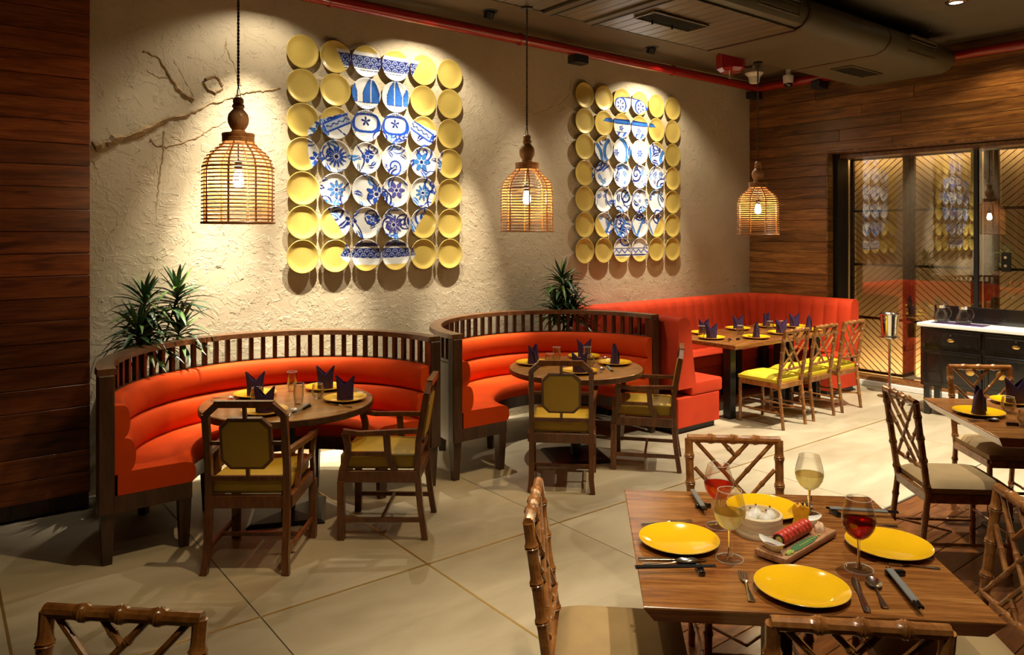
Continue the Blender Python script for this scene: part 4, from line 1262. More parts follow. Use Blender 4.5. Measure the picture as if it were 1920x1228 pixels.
def square_table(cx, cy, rz, s, label):
    t = thing('square_table', label, 'table', (cx, cy, 0), rz, 'square tables with bevelled edges')
    h_ = s / 2
    b_ = MB()
    def ring(k, z): return [(-k, -k, z), (k, -k, z), (k, k, z), (-k, k, z)]
    lv = [(h_ - .002, .75), (h_, .748), (h_, .743), (h_ - .035, .690), (h_ - .04, .688)]
    vs = []
    for k, z in lv: vs += ring(k, z)
    fs = [(0, 1, 2, 3), tuple(4 * (len(lv) - 1) + i for i in (3, 2, 1, 0))]
    for j in range(len(lv) - 1):
        for i in range(4): k = (i + 1) % 4; fs.append((4 * j + i, 4 * j + k, 4 * j + 4 + k, 4 * j + 4 + i))
    b_.add(vs, fs); b_.build('tabletop', M['table_wood'], t, 20)
    MB().box((0, 0, .36), (.09, .09, .66), 0, .004).build('column', M['black_metal'], t)
    MB().box((0, 0, .68), (.4, .4, .015)).build('top_bracket', M['black_metal'], t)
    MB().box((0, 0, .01), (.5, .5, .02), 0, .006).build('base', M['black_metal'], t)
    return t


A = R(-43.2)
square_table(2.416, 1.554, A, 1.03, 'square wooden table in the foreground laid with food and wine')
square_table(5.30 + .02, 1.60, R(-45.2), 1.00, 'square wooden table at right edge with purple napkins')


def leg_table(x0, x1, y0, y1, label, inset=.07):
    t = thing('dining_table', label, 'table', ((x0 + x1) / 2, (y0 + y1) / 2, 0), 0, 'rectangular tables at the red banquette')
    wx, wy = x1 - x0, y1 - y0
    MB().box((0, 0, .728), (wx, wy, .044), 0, .006, 2).build('tabletop', M['table_wood'], t)
    for sx in (-1, 1):
        for sy in (-1, 1):
            MB().box((wx / 2 - inset if sx > 0 else -wx / 2 + .07, sy * (wy / 2 - .12), .353), (.09, .09, .706), 0, .004).build('leg', M['black_metal'], t)
    return t


leg_table(6.29, 7.31, 4.50, 5.40, 'rectangular wooden table in front of banquette, nearer the middle booth')
leg_table(7.335, 8.24, 4.50, 5.40, 'rectangular wooden table in front of banquette, nearer the lattice screen', .30)

# ------------------------------------------------------------------ tableware
def plate_mesh(r):
    return MB().lathe([(.0005, .006), (r * .62, .006), (r * .70, .009), (r * .93, .019), (r, .024), (r * 1.0, .021), (r * .72, .003), (r * .62, .0), (.0005, 0)], 48).mesh('plate', M['yplate'], 60)


PM = plate_mesh(.142)
foot_me = MB().lathe([(.06, .0), (.062, .0015), (.06, .003)], 24).mesh('foot_ring', M['white_ceramic'])
M['rim_yellow'] = mat('plate_rim', (0.92, 0.72, 0.22), 0.2)
rim_me = MB().tube([(.1415 * math.cos(q), .1415 * math.sin(q), .0228) for q in np.linspace(0, 2 * PI, 49)[:-1]], .0011, 4, True).mesh('rim', M['rim_yellow'])


def yplate(p, label, group, small=1.0):
    o = ob('plate', PM, None, (p[0], p[1], p[2])); o.scale = (small, small, 1); tag(o, label, 'plate', group)
    ob('rim', rim_me, o); return o


def napkin_mesh():
    n = 40; vs = []; fs = []
    def ht(a): return .102 + .060 * abs(math.cos(a)) ** 1.2
    lv = 7
    for side in (0, 1):
        for j in range(lv):
            for i in range(n):
                a = 2 * PI * i / n; f = j / (lv - 1)
                rx, ry = .055 + .012 * f * abs(math.cos(a)) - .004 * math.sin(PI * f), .040 - .018 * f
                k = 1 if side == 0 else .90
                vs.append((rx * k * math.cos(a), ry * k * math.sin(a), ht(a) * f))
    for side in (0, 1):
        o_ = side * lv * n
        for j in range(lv - 1):
            for i in range(n):
                k = (i + 1) % n; fs.append((o_ + j * n + i, o_ + j * n + k, o_ + (j + 1) * n + k, o_ + (j + 1) * n + i))
    for i in range(n):
        k = (i + 1) % n; fs.append(((lv - 1) * n + i, (lv - 1) * n + k, lv * n + (lv - 1) * n + k, lv * n + (lv - 1) * n + i))
        fs.append((i, k, lv * n + k, lv * n + i))
    mb = MB(); mb.add(vs, fs); return mb.mesh('napkin', M['napkin'], 60)


NM = napkin_mesh()
fold_me = MB().add([(-.044, -.0415, .10), (.050, -.0395, .02), (.056, -.026, .125), (-.044, -.0435, .098), (.050, -.0415, .018), (.058, -.028, .123)], [(0, 1, 2), (3, 5, 4), (0, 3, 4, 1), (1, 4, 5, 2), (2, 5, 3, 0)])
mb = MB(); mb.add([(-.048, -.030, .13), (-.02, -.041, .012), (.048, -.034, .03), (.060, -.012, .165), (.01, -.036, .09)], [(0, 1, 4), (1, 2, 4), (2, 3, 4)])
FM = mb.mesh('folded_flap', M['napkin'], 0)


def napkin(p, rz, label, group):
    o = ob('napkin', NM, None, (p[0], p[1], p[2]), rz); tag(o, label, 'napkin', group)
    ob('folded_flap', FM, o); return o


def tumbler_mesh(r0, rm, r1, h_, name='tumbler'):
    return MB().lathe([(.0005, 0), (r0, 0), (r0 * 1.02, .004), (rm, h_ * .38), (rm * .99, h_ * .5), (r1, h_), (r1 - .0012, h_), (rm - .002, h_ * .45), (r0 * .9, .012), (.0005, .008)], 28).mesh(name, M['glass'], 60)


TM_low = tumbler_mesh(.026, .043, .033, .098)
TM_tall = tumbler_mesh(.026, .034, .034, .135)
WM = MB().lathe([(.0005, .013), (.028, .014), (.036, .028), (.036, .030), (.0005, .030)], 24).mesh('water', M['water'], 40)


M['glass_rim_glint'] = mat('glass_rim_glint', (0.9, 0.9, 0.85), 0.08, 0, Alpha=0.6)  # pale rings painted in for the bright highlights on glass rims and feet
GLINT_l = MB().tube([(.033 * math.cos(q), .033 * math.sin(q), .098) for q in np.linspace(0, 2 * PI, 33)[:-1]], .0011, 5, True).mesh('rim', M['glass_rim_glint'])
GLINT_t = MB().tube([(.034 * math.cos(q), .034 * math.sin(q), .135) for q in np.linspace(0, 2 * PI, 33)[:-1]], .0011, 5, True).mesh('rim', M['glass_rim_glint'])


def tumbler(p, tall, label, group):
    o = ob('tumbler', TM_tall if tall else TM_low, None, (p[0], p[1], p[2])); tag(o, label, 'glass', group)
    if not tall: ob('water', WM, o)
    ob('rim', GLINT_t if tall else GLINT_l, o)
    return o


def wine_glass(p, wine, label, sc_=1.0):
    t = thing('wine_glass', label, 'glass', (p[0], p[1], p[2]), 0, 'wine glasses on the food table')
    bowl = [(.004, .098), (.018, .103), (.036, .117), (.049, .138), (.054, .158), (.054, .172), (.050, .195), (.043, .222), (.040, .236)]
    MB().lathe(bowl, 40).build('bowl', M['glass'], t, 60)
    MB().tube([(.040 * math.cos(q), .040 * math.sin(q), .236) for q in np.linspace(0, 2 * PI, 41)[:-1]], .0009, 5, True).build('rim', M['glass_rim_glint'], t)
    MB().lathe([(.0065, .100), (.0045, .088), (.0042, .03), (.007, .014), (.012, .007), (.0005, .0065)], 16).build('stem', M['solid_glass'], t, 60)
    MB().lathe([(.010, .007), (.035, .0035), (.0455, .0022), (.046, .0012), (.045, 0), (.0005, 0)], 40).build('foot', M['glass'], t, 60)
    MB().tube([(.0455 * math.cos(q), .0455 * math.sin(q), .0016) for q in np.linspace(0, 2 * PI, 41)[:-1]], .0009, 5, True).build('foot_glint', M['glass_rim_glint'], t)
    MB().lathe([(.0005, .1005), (.017, .1045), (.0345, .118), (.0475, .139), (.0525, .158), (.0527, .163), (.0005, .163)], 40).build('wine', wine, t, 60)
    return t


m = mat('solid_glass', (1, 1, 1), 0.02); m.node_tree.nodes['Principled BSDF'].inputs['Transmission Weight'].default_value = 1.0
m.node_tree.nodes['Principled BSDF'].inputs['IOR'].default_value = 1.45; M['solid_glass'] = m


def orient(mb_me, p0, p1):
    """rotation so that local +y runs from p0 to p1"""
    return math.atan2(p1[1] - p0[1], p1[0] - p0[0]) - PI / 2


def strip(pts, th=.0016):
    """flat cutlery part: outline half widths along y with heights (y, halfwidth, z)"""
    vs = []; fs = []; n = len(pts)
    for y, w_, z in pts: vs += [(-w_, y, z), (0, y, z + th * .8), (w_, y, z), (0, y, z - th * .8)]
    for i in range(n - 1):
        for k in range(4): l_ = (k + 1) % 4; fs.append((i * 4 + k, i * 4 + l_, i * 4 + 4 + l_, i * 4 + 4 + k))
    fs += [(0, 1, 2, 3), tuple((n - 1) * 4 + k for k in (3, 2, 1, 0))]
    mb = MB(); mb.add(vs, fs); return mb


HANDLE = [(-.10, .0075, .003), (-.098, .0095, .003), (-.07, .0075, .003), (-.03, .0035, .004), (.0, .0032, .006)]
ME = {}
ME['knife_handle'] = strip([(-.11, .006, .004), (-.108, .009, .004), (-.07, .0085, .005), (-.01, .0065, .005), (.0, .007, .005)], .003).mesh('handle', M['steel'], 40)
ME['knife_blade'] = strip([(0, .006, .004), (.02, .009, .003), (.06, .0105, .003), (.085, .008, .003), (.098, .001, .003)], .001).mesh('blade', M['steel'], 40)
ME['handle'] = strip(HANDLE, .0018).mesh('handle', M['steel'], 40)
mb = MB(); n = 10; vs = []; fs = []
for j in range(n + 1):
    for i in range(n + 1):
        x = i / n * 2 - 1; y = j / n * 2 - 1
        xx = x * math.sqrt(1 - y * y / 2) * .021; yy = y * math.sqrt(1 - x * x / 2) * .034 + .032
        q = (xx / .021) ** 2 + ((yy - .032) / .034) ** 2; vs.append((xx, yy, .002 + .008 * q))
for j in range(n):
    for i in range(n): k = j * (n + 1) + i; fs.append((k, k + 1, k + n + 2, k + n + 1))
mb.add(vs, fs); ME['spoon_bowl'] = mb.mesh('bowl', M['steel'], 60)
mb = MB()
vs = []; fs = []
neck = [(0, .003, .006), (.012, .008, .005), (.03, .0125, .002)]
mb2 = strip(neck, .0012); 
for k in range(4):
    x = (k - 1.5) * .0066
    mb2.box((x, .053, .004), (.0032, .048, .0016))
ME['fork_head'] = mb2.mesh('tines', M['steel'], 40)
ME['rest'] = MB().box((0, 0, .009), (.065, .022, .018), 0, .005, 2).mesh('chopstick_rest', M['black_lacquer'], 40)
ME['sleeve'] = MB().box((0, .0, 0), (.020, .188, .007), 0, .002).mesh('paper_sleeve', M['grey_paper'], 0)
mb = MB()
for s in (-1, 1): mb.cyl((s * .0045, -.115, 0), (s * .0045, .118, 0), .0040, .0022, 8)
ME['sticks'] = mb.mesh('chopsticks', M['black_lacquer'])


def cutlery(kind, p0, p1, label, group, z=.75, lift=0.0, sleeve=True):
    """p0: handle end, p1: working end on the table plane"""
    L = math.hypot(p1[0] - p0[0], p1[1] - p0[1]); rz = orient(None, p0, p1)
    o = thing({'knife': 'table_knife', 'fork': 'fork', 'spoon': 'spoon', 'sticks': 'chopstick_pair'}[kind], label, {'sticks': 'chopsticks'}.get(kind, kind), (0, 0, 0), rz, group)
    f = Vector((-math.sin(rz), math.cos(rz), 0))
    lens = {'knife': (.11, .208), 'fork': (.10, .177), 'spoon': (.10, .166), 'sticks': (.115, .233)}[kind]
    s = min(1.15, max(.85, L / lens[1]))
    o.scale = (s, s, s)
    base = Vector((p0[0], p0[1], z + .0015 + lift)) + f * lens[0] * s
    o.location = base
    if kind == 'knife': ob('handle', ME['knife_handle'], o); ob('blade', ME['knife_blade'], o)
    elif kind == 'spoon': ob('handle', ME['handle'], o); ob('bowl', ME['spoon_bowl'], o)
    elif kind == 'fork': ob('handle', ME['handle'], o); ob('tines', ME['fork_head'], o)
    else:
        ob('chopsticks', ME['sticks'], o)
        if sleeve: ob('paper_sleeve', ME['sleeve'], o, (0, .012, 0))
    return o


def rest(p, rz, label, group, z=.75):
    return tag(ob('chopstick_rest', ME['rest'], None, (p[0], p[1], z), rz), label, 'rest', group)


ZT = .7505
# ---- food table
GP = 'yellow plates on the food table'
yplate((*at(1273, 1009, .770)[:2], ZT), 'empty yellow plate at left side of the food table', GP)
yplate((*at(1431, 950, .770)[:2], ZT), 'empty yellow plate behind the bamboo steamer', GP)
yplate((*at(1666, 1019, .770)[:2], ZT), 'empty yellow plate behind the right red wine glass', GP)
yplate((*at(1503, 1098, .770)[:2], ZT), 'empty yellow plate nearest, in front of the serving board', GP)
wine_glass((2.166, 1.573, ZT), M['whitewine'], 'white wine glass nearest, left of the bamboo steamer')
wine_glass((2.375, 1.775, ZT), M['rosewine'], 'rose wine glass behind the left white wine glass')
wine_glass((2.755, 1.625, ZT), M['whitewine'], 'white wine glass at back of food table, behind orange crisp')
wine_glass((2.44, 1.262, ZT), M['redwine'], 'dark red wine glass at right of the serving board')
GC = 'cutlery on the food table'
P = lambda x, y: at(x, y, .75)
cutlery('knife', P(1196, 1050), P(1326, 1053), 'knife lying beside left plate, topmost of the left cutlery', GC)
cutlery('spoon', P(1206, 1060), P(1318, 1056), 'spoon between the knife and chopsticks at left plate', GC)
cutlery('sticks', P(1191, 1076), P(1372, 1073), 'plain black chopsticks at left front of food table', GC, .75, .021, False)
rest(P(1313, 1073), R(50), 'black chopstick rest under the left front chopsticks', 'chopstick rests on the food table')
cutlery('fork', P(1410, 1130), P(1388, 1065), 'fork left of the nearest yellow plate', GC)
cutlery('fork', P(1202, 984), P(1300, 979), 'fork half hidden behind the left plate', GC)
cutlery('knife', P(1627, 1150), P(1600, 1084), 'knife right of the nearest yellow plate', GC)
cutlery('spoon', P(1660, 1142), P(1627, 1076), 'spoon between knife and chopsticks at right front', GC)
cutlery('sticks', P(1727, 1154), P(1642, 1048), 'black chopsticks in grey sleeve at right front of food table', GC, .75, .021)
rest(P(1678, 1079), R(-32), 'black chopstick rest under right front chopsticks', 'chopstick rests on the food table')
cutlery('fork', P(1762, 1067), P(1666, 1059), 'fork below the right yellow plate', GC)
cutlery('sticks', P(1684, 971), P(1544, 962), 'black chopsticks in grey sleeve lying at back right of food table', GC, .75, .021)
rest(P(1566, 965), R(60), 'black chopstick rest at back right, left of red wine', 'chopstick rests on the food table')
cutlery('spoon', P(1683, 988), P(1600, 981), 'spoon behind the right yellow plate', GC)
cutlery('sticks', P(1322, 966), P(1297, 926), 'black chopsticks in grey sleeve left of the rose wine glass', GC, .75, .021)
rest(P(1318, 952), R(-30), 'black chopstick rest left of the rose wine glass', 'chopstick rests on the food table')
cutlery('spoon', P(1519, 932), P(1512, 958), 'spoon lying at back edge near the far white wine', GC)

# bamboo steamer
sx, sy = at(1423, 998, .75)[:2]
t = thing('bamboo_steamer', 'round bamboo steamer basket holding white dumplings', 'steamer', (sx, sy, ZT))
MB().lathe([(.080, .002), (.084, 0), (.084, .004), (.084, .024), (.0825, .026), (.084, .028), (.084, .070), (.080, .074), (.0755, .074), (.0755, .044)], 48).build('basket_wall', M['steamer'], t, 30)
MB().lathe([(.0865, .0), (.0872, .002), (.0872, .018), (.0865, .020)], 48).build('outer_hoop', M['steamer'], t, 30)
MB().lathe([(.0005, .050), (.0755, .050)], 40).build('paper_liner', M['liner'] if 'liner' in M else M['steamer'], t)
M['dough'] = speckle(mat('dumpling_dough', (0.82, 0.78, 0.70), 0.4, 0, Subsurface_Weight=0.2), (0.82, 0.78, 0.70), 0.06, 15, 0.2, 60)
M['filling'] = mat('dark_filling', (0.10, 0.03, 0.03), 0.5)


def dumpling(dx, dy, rz, label):
    n = 24; vs = []; fs = []
    lv = [(1.0, 0), (1.12, .006), (1.1, .014), (.85, .022), (.5, .030), (.22, .036), (.12, .044), (.02, .046)]
    for j, (k, z) in enumerate(lv):
        for i in range(n):
            q = 2 * PI * i / n; pl = 1 + .10 * math.cos(8 * q) * min(1, j / 4)
            vs.append((.021 * k * pl * math.cos(q), .021 * k * pl * math.sin(q), z))
    for j in range(len(lv) - 1):
        for i in range(n): k = (i + 1) % n; fs.append((j * n + i, j * n + k, (j + 1) * n + k, (j + 1) * n + i))
    fs.append(tuple(range(n))[::-1]); fs.append(tuple((len(lv) - 1) * n + i for i in range(n)))
    mb = MB(); mb.add(vs, fs); o = mb.build('dumpling', M['dough'], None, 50, (sx + dx, sy + dy, ZT + .0505), rz)
    tag(o, label, 'dumpling', 'dumplings in the steamer')
    MB().lathe([(.004, .0455), (.003, .0485), (.0004, .0495)], 8).build('filling', M['filling'], o)
    return o


dumpling(-.038, .012, .3, 'white pleated dumpling at left in the steamer')
dumpling(.006, .018, 1.0, 'white pleated dumpling at middle of the steamer')
dumpling(.030, -.026, 2.0, 'white pleated dumpling at right in the steamer')
dumpling(-.012, -.038, 2.6, 'white pleated dumpling at front of the steamer')

# serving board with rolls
brz = R(4); bl_ = .36; bc = Vector((2.436, 1.486, .775)); ux = Vector((math.cos(brz), math.sin(brz), 0)); uy = Vector((-ux.y, ux.x, 0))
t = thing('serving_board', 'long wooden serving board carrying red rolls and sauce dishes', 'board', (bc.x, bc.y, ZT), brz)
MB().box((0, 0, .0175), (bl_ + .01, .118, .023), 0, .004, 2).build('board', M['board'], t)
for s in (-1, 1): MB().box((s * (bl_ / 2 - .03), 0, .003), (.02, .10, .006)).build('foot', M['board'], t)
BT = ZT + .0295


def bp(u, v, dz=0): q = bc + ux * u + uy * v; return Vector((q.x, q.y, BT + dz))


M['salmon'] = speckle(mat('red_fish', (0.62, 0.05, 0.03), 0.3, 0, Coat_Weight=0.3), (0.55, 0.05, 0.03), 0.5, 90, 0.5, 90, 0.002)
M['rice'] = speckle(mat('roll_centre', (0.75, 0.50, 0.12), 0.6), (0.75, 0.5, 0.14), 0.4, 120, 0.5, 140, 0.002)
M['nori'] = mat('dark_nori', (0.02, 0.025, 0.015), 0.6)
M['crisp'] = speckle(mat('orange_crisp', (0.98, 0.46, 0.02), 0.4), (0.97, 0.46, 0.02), 0.15, 60, 0.5, 70, 0.002)
M['ginger'] = mat('pink_ginger', (0.86, 0.58, 0.40), 0.35)
M['wasabi'] = speckle(mat('green_paste', (0.36, 0.42, 0.08), 0.6), (0.34, 0.40, 0.08), 0.2, 60, 0.5, 80)
M['leafgreen'] = mat('green_leaf', (0.06, 0.16, 0.06), 0.5)
names = ['nearest the soy dish', 'second from the soy dish', 'third from the soy dish', 'fourth from the soy dish', 'fourth from the orange crisp', 'third from the orange crisp', 'second from the orange crisp', 'beside the orange crisp']
for i in range(8):
    q = bp(-.100 + i * .0252, .006)
    o = ob('sushi_roll', None, None, (q.x, q.y, q.z), brz)
    tag(o, 'red fish topped roll slice, ' + names[i], 'roll', 'red roll slices on the board'); o.rotation_euler.z += math.sin(i * 2.1) * .09; o.rotation_euler.y = -.10
    Mx = Matrix.Translation((0, 0, .0245)) @ Matrix.Rotation(R(90), 4, 'Y') @ Matrix.Diagonal((1, 1, 1, 1))
    MB().lathe([(.021, -.0105), (.0250, -.0088), (.0262, -.002), (.0258, .004), (.0246, .0088), (.021, .0105)], 20, Mx).build('fish_wrap', M['salmon'], o, 60)
    MB().lathe([(.0005, -.0098), (.013, -.0098)], 16, Mx).lathe([(.013, .0098), (.0005, .0098)], 16, Mx).build('centre', M['rice'], o, 60)
    MB().lathe([(.013, -.0096), (.0213, -.0094)], 20, Mx).lathe([(.0213, .0094), (.013, .0096)], 20, Mx).build('nori_ring', M['nori'], o, 60)


def boat(p, rz, L, label, fill, fname, gname='boat shaped dishes'):
    n = 28; vs = []; fs = []
    lv = [(.0, .004, 0), (.45, .0, 0), (.62, .004, 0), (.86, .016, 1), (1.0, .026, 1), (.95, .026, 1), (.78, .014, 1), (.5, .006, 0), (.0, .006, 0)]
    vs = []
    for j, (k, z, e) in enumerate(lv):
        for i in range(n):
            q = 2 * PI * i / n; c = math.cos(q)
            w_ = math.sin(q) * (1 - .35 * abs(c) ** 3)
            vs.append((max(k, .01) * L / 2 * c, max(k, .01) * L * .22 * w_, z + (.010 * abs(c) ** 3 if k > .8 else 0)))
    for j in range(len(lv) - 1):
        for i in range(n): k = (i + 1) % n; fs.append((j * n + i, j * n + k, (j + 1) * n + k, (j + 1) * n + i))
    mb = MB(); mb.add(vs, fs); o = mb.build('boat_dish', M['white_ceramic'], None, 60, p, rz); tag(o, label, 'dish', gname)
    mb = MB(); mb.add([(.74 * L / 2 * math.cos(q), .74 * L * .22 * math.sin(q), .0135) for q in np.linspace(0, 2 * PI, 25)[:-1]], [tuple(range(24))]); mb.build(fname, fill, o, 0)
    return o


_p0, _p1 = at(1420, 1026, .79), at(1472, 1040, .79); q = bp(-.150, .012); boat(q, brz + R(78), .108, 'white boat dish of dark soy sauce on board front end', M['soy'], 'sauce')
q = bp(.150, .030); boat(q, brz - R(30), .105, 'white boat dish of pale dip on board far end', M['white_ceramic'], 'dip')
# orange crisp: wavy lattice crisp standing up
n = 14; vs = []; fs = []
random.seed(4)
for j in range(11):
    for i in range(9):
        x = (i / 8 - .5) * .055 * (1 + .1 * math.sin(j)); z = j / 10 * (.086 + (.012 * math.sin(i * 2.3) if j == 10 else 0))
        vs.append((x, .0025 * math.sin(i * 1.7 + j * .9) + random.uniform(-.002, .002), z))
for j in range(10):
    for i in range(8):
        k = j * 9 + i; fs.append((k, k + 1, k + 10, k + 9))
q = bp(.098, .034); mb = MB(); mb.add(vs, fs); o = mb.build('orange_crisp', M['crisp'], None, 60, q, R(-62)); md = o.modifiers.new('s', 'SOLIDIFY'); md.thickness = .004
tag(o, 'upright bright orange lacy crisp behind the roll slices', 'crisp')
# ginger, wasabi, leaf garnish
def blob(name, p, rx, ry, rz_, mt, label, cat, seed):
    random.seed(seed); b_ = bmesh.new(); bmesh.ops.create_icosphere(b_, subdivisions=3, radius=1)
    for v in b_.verts:
        k = 1 + .18 * math.sin(v.co.x * 7 + seed) * math.cos(v.co.y * 6) + random.uniform(-.05, .05)
        v.co = Vector((v.co.x * rx * k, v.co.y * ry * k, max(-.1, v.co.z) * rz_ * k + rz_ * .1))
    mb = MB(); mb.merge(b_); o = mb.build(name, mt, None, 60, p); return tag(o, label, cat)
o = blob('ginger_pile', bp(.128, -.022), .020, .017, .030, M['ginger'], 'pale pink ginger heap at far end of the board', 'ginger', 3)
o = blob('wasabi_lump', bp(-.135, -.044), .024, .011, .010, M['wasabi'], 'green wasabi lump at front end of the board', 'wasabi', 6); o.rotation_euler.z = brz
mb = MB(); mb.add([(-.11, -.010, 0), (-.06, -.018, .001), (.04, -.017, .001), (.09, -.008, 0), (.09, .008, 0), (.04, .014, .001), (-.06, .014, .001)], [(0, 1, 2, 3, 4, 5, 6)])
o = mb.build('garnish_leaf', M['leafgreen'], None, 0, bp(-.02, -.036, .0008), brz); tag(o, 'flat green leaf strip under the roll slices', 'leaf')
random.seed(2)
for i in range(9):
    q = bp(-.05 + i * .017, -.040, .0025); o = MB().box((0, 0, 0), (.010, .006, .003), 0, .001).build('green_bit', M['wasabi'], None, 0, q, random.uniform(0, 3))
    tag(o, 'pale green chopped bit on the garnish leaf', 'garnish', 'chopped green bits on the leaf')

# ---- laid settings on the other tables
def setting(pp, rz, lab, grp, nap=True):
    yplate((pp[0], pp[1], ZT), 'yellow plate ' + lab, 'yellow plates ' + grp)
    if nap: napkin((pp[0], pp[1], ZT + .006), rz, 'standing purple napkin ' + lab, 'purple napkins ' + grp)


G1 = 'on the left round table'
setting((1.76, 5.14), R(-30), 'at back left of left round table', G1)
setting((1.64, 4.62), R(-38), 'in front, behind the armchair pad, left round table', G1)
setting((2.235, 5.06), R(-35), 'at back right of left round table', G1)
setting((2.19, 4.64), R(-40), 'at front right of left round table', G1)
tumbler((2.02, 5.14, ZT), True, 'tall glass at back of left round table', 'glasses ' + G1)
tumbler((1.90, 4.72, ZT), True, 'tall glass at middle of left round table', 'glasses ' + G1)
tumbler((1.70, 4.93, ZT), False, 'stemless glass before back left napkin, left round table', 'glasses ' + G1)
tumbler((2.065, 4.80, ZT), False, 'stemless glass left of front right napkin, left round table', 'glasses ' + G1)
cutlery('fork', P(660, 765), P(604, 755), 'fork in front of the right plate, left round table', 'cutlery ' + G1)
cutlery('spoon', P(540, 782), P(557, 762), 'spoon right of front armchair, left round table', 'cutlery ' + G1)
cutlery('sticks', P(549, 781), P(587, 758), 'chopsticks right of spoon, left round table', 'cutlery ' + G1, .75, .021)
rest(P(575, 765), R(20), 'chopstick rest at front of left round table', 'chopstick rests ' + G1)
cutlery('knife', P(394, 752), P(448, 755), 'knife at left of left round table', 'cutlery ' + G1)
cutlery('spoon', P(398, 746), P(446, 748), 'spoon at left of left round table', 'cutlery ' + G1)
rest(P(440, 753), R(60), 'chopstick rest at left of left round table', 'chopstick rests ' + G1)
cutlery('spoon', P(700, 741), P(675, 738), 'spoon at right rim of left round table', 'cutlery ' + G1)
cutlery('fork', P(540, 722), P(575, 726), 'fork at back of left round table', 'cutlery ' + G1)
G2 = 'on the middle round table'
setting((4.05, 4.93), R(20), 'at left of middle round table', G2)
setting((4.10, 4.40), R(-38), 'in front on middle round table, behind armchair', G2)
setting((4.62, 4.90), R(-35), 'at back right of middle round table', G2)
setting((4.60, 4.50), R(50), 'at right of middle round table', G2)
tumbler((4.13, 4.80, ZT), False, 'stemless glass right of the left napkin, middle round table', 'glasses ' + G2)
tumbler((4.25, 4.85, ZT), True, 'tall glass at centre back of middle round table', 'glasses ' + G2)
tumbler((4.47, 4.70, ZT), True, 'tall glass between two right napkins, middle round table', 'glasses ' + G2)
tumbler((4.33, 4.52, ZT), False, 'stemless glass at front of middle round table', 'glasses ' + G2)
cutlery('fork', P(1172, 690), P(1140, 687), 'fork before the right plate, middle round table', 'cutlery ' + G2)
cutlery('spoon', P(1126, 699), P(1131, 688), 'spoon at front right of middle round table', 'cutlery ' + G2)
cutlery('sticks', P(1148, 697), P(1134, 682), 'chopsticks at front right of middle round table', 'cutlery ' + G2, .75, .004)
cutlery('knife', P(970, 683), P(1010, 682), 'knife at left front of middle round table', 'cutlery ' + G2)
cutlery('spoon', P(975, 686), P(1018, 685), 'spoon at left front of middle round table', 'cutlery ' + G2)
cutlery('spoon', P(1152, 669), P(1130, 672), 'spoon at back right of middle round table', 'cutlery ' + G2)
G3 = 'on the banquette tables'
for px, py, rz, lab in ((1330, 622.7, -20, 'at far left end of banquette tables'), (1334, 633, -35, 'at near left end of banquette tables'), (1380.6, 615.4, -35, 'second in back row of banquette tables'), (1417.8, 632, 30, 'second in front row of banquette tables'),
                        (1436.8, 611, 10, 'third in back row of banquette tables'), (1464.5, 624, -35, 'third in front row, left of yellow seat chairs'), (1503, 609.6, -35, 'at far right of banquette tables'), (1516, 618, 30, 'behind the yellow seat chairs, banquette tables')):
    q = at(px, py, .762); q.y = min(max(q.y, 4.66), 5.24); q.x = min(q.x, 8.08)
    if (px, py) == (1330, 622.7): q.x = 6.75
    setting((q.x, q.y), R(rz), lab, G3)
tumbler(tuple(at(1388, 627, .75)[:2]) + (ZT,), False, 'stemless glass left of third napkin, banquette tables', 'glasses ' + G3)
tumbler(tuple(at(1444, 618, .75)[:2]) + (ZT,), False, 'stemless glass at middle of banquette tables', 'glasses ' + G3)
tumbler((6.43, 5.02, ZT), True, 'tall glass at left end of banquette tables', 'glasses ' + G3)
tumbler((7.78, 4.93, ZT), False, 'stemless glass at right end of banquette tables', 'glasses ' + G3)
cutlery('spoon', P(1366, 641), P(1371, 634), 'shiny spoon at near left corner of banquette tables', 'cutlery ' + G3)
cutlery('fork', P(1418, 639), P(1398, 637), 'fork at front edge of banquette tables', 'cutlery ' + G3)
rest(P(1384, 637), R(10), 'black chopstick rest on banquette tables', 'chopstick rests ' + G3)
G4 = 'on the right edge table'
setting((5.105, 1.885), R(30), 'at left side of right edge table', G4)
setting((5.62, 1.86), R(-40), 'at back of right edge table', G4)
tumbler((5.30, 1.79, ZT), False, 'stemless glass between the two napkins, right edge table', 'glasses ' + G4)
tumbler((5.0, 1.60, ZT), False, 'stemless glass at right picture edge, right edge table', 'glasses ' + G4)
cutlery('spoon', P(1818, 791), P(1880, 789), 'spoon below left plate, right edge table', 'cutlery ' + G4)
cutlery('knife', P(1814, 787), P(1856, 789), 'knife below left plate, right edge table', 'cutlery ' + G4)
rest(P(1898, 798), R(-50), 'black chopstick rest at right picture edge', 'chopstick rests ' + G4)

# ------------------------------------------------------------------ sideboard
SBX0, SBX1, SBY0, SBY1 = 8.10, 8.44, 1.2, 3.557
t = thing('sideboard', 'black lacquered sideboard with brass fittings and white stone top', 'sideboard', (0, 0, 0))
cy_ = (SBY0 + SBY1) / 2; wy = SBY1 - SBY0
MB().box(((SBX0 + SBX1) / 2, cy_, .595), (SBX1 - SBX0 - .02, wy - .03, .60), 0, .006).build('body', M['black_lacquer'], t)
MB().box(((SBX0 + SBX1) / 2 - .01, cy_, .922), (SBX1 - SBX0 + .02, wy + .02, .036), 0, .005).build('counter', M['marble'], t)
MB().box((SBX1 + .0, cy_ + .0, 1.02), (.03, wy - .04, .17), 0, .004).build('splashback', M['black_lacquer'], t)
mb = MB()
for yy in (SBY1 - .07, SBY1 - .40, SBY0 + .07): mb = MB().box((SBX0 + .05, yy, .148), (.055, .06, .295), 0, .004).build('leg', M['black_lacquer'], t)
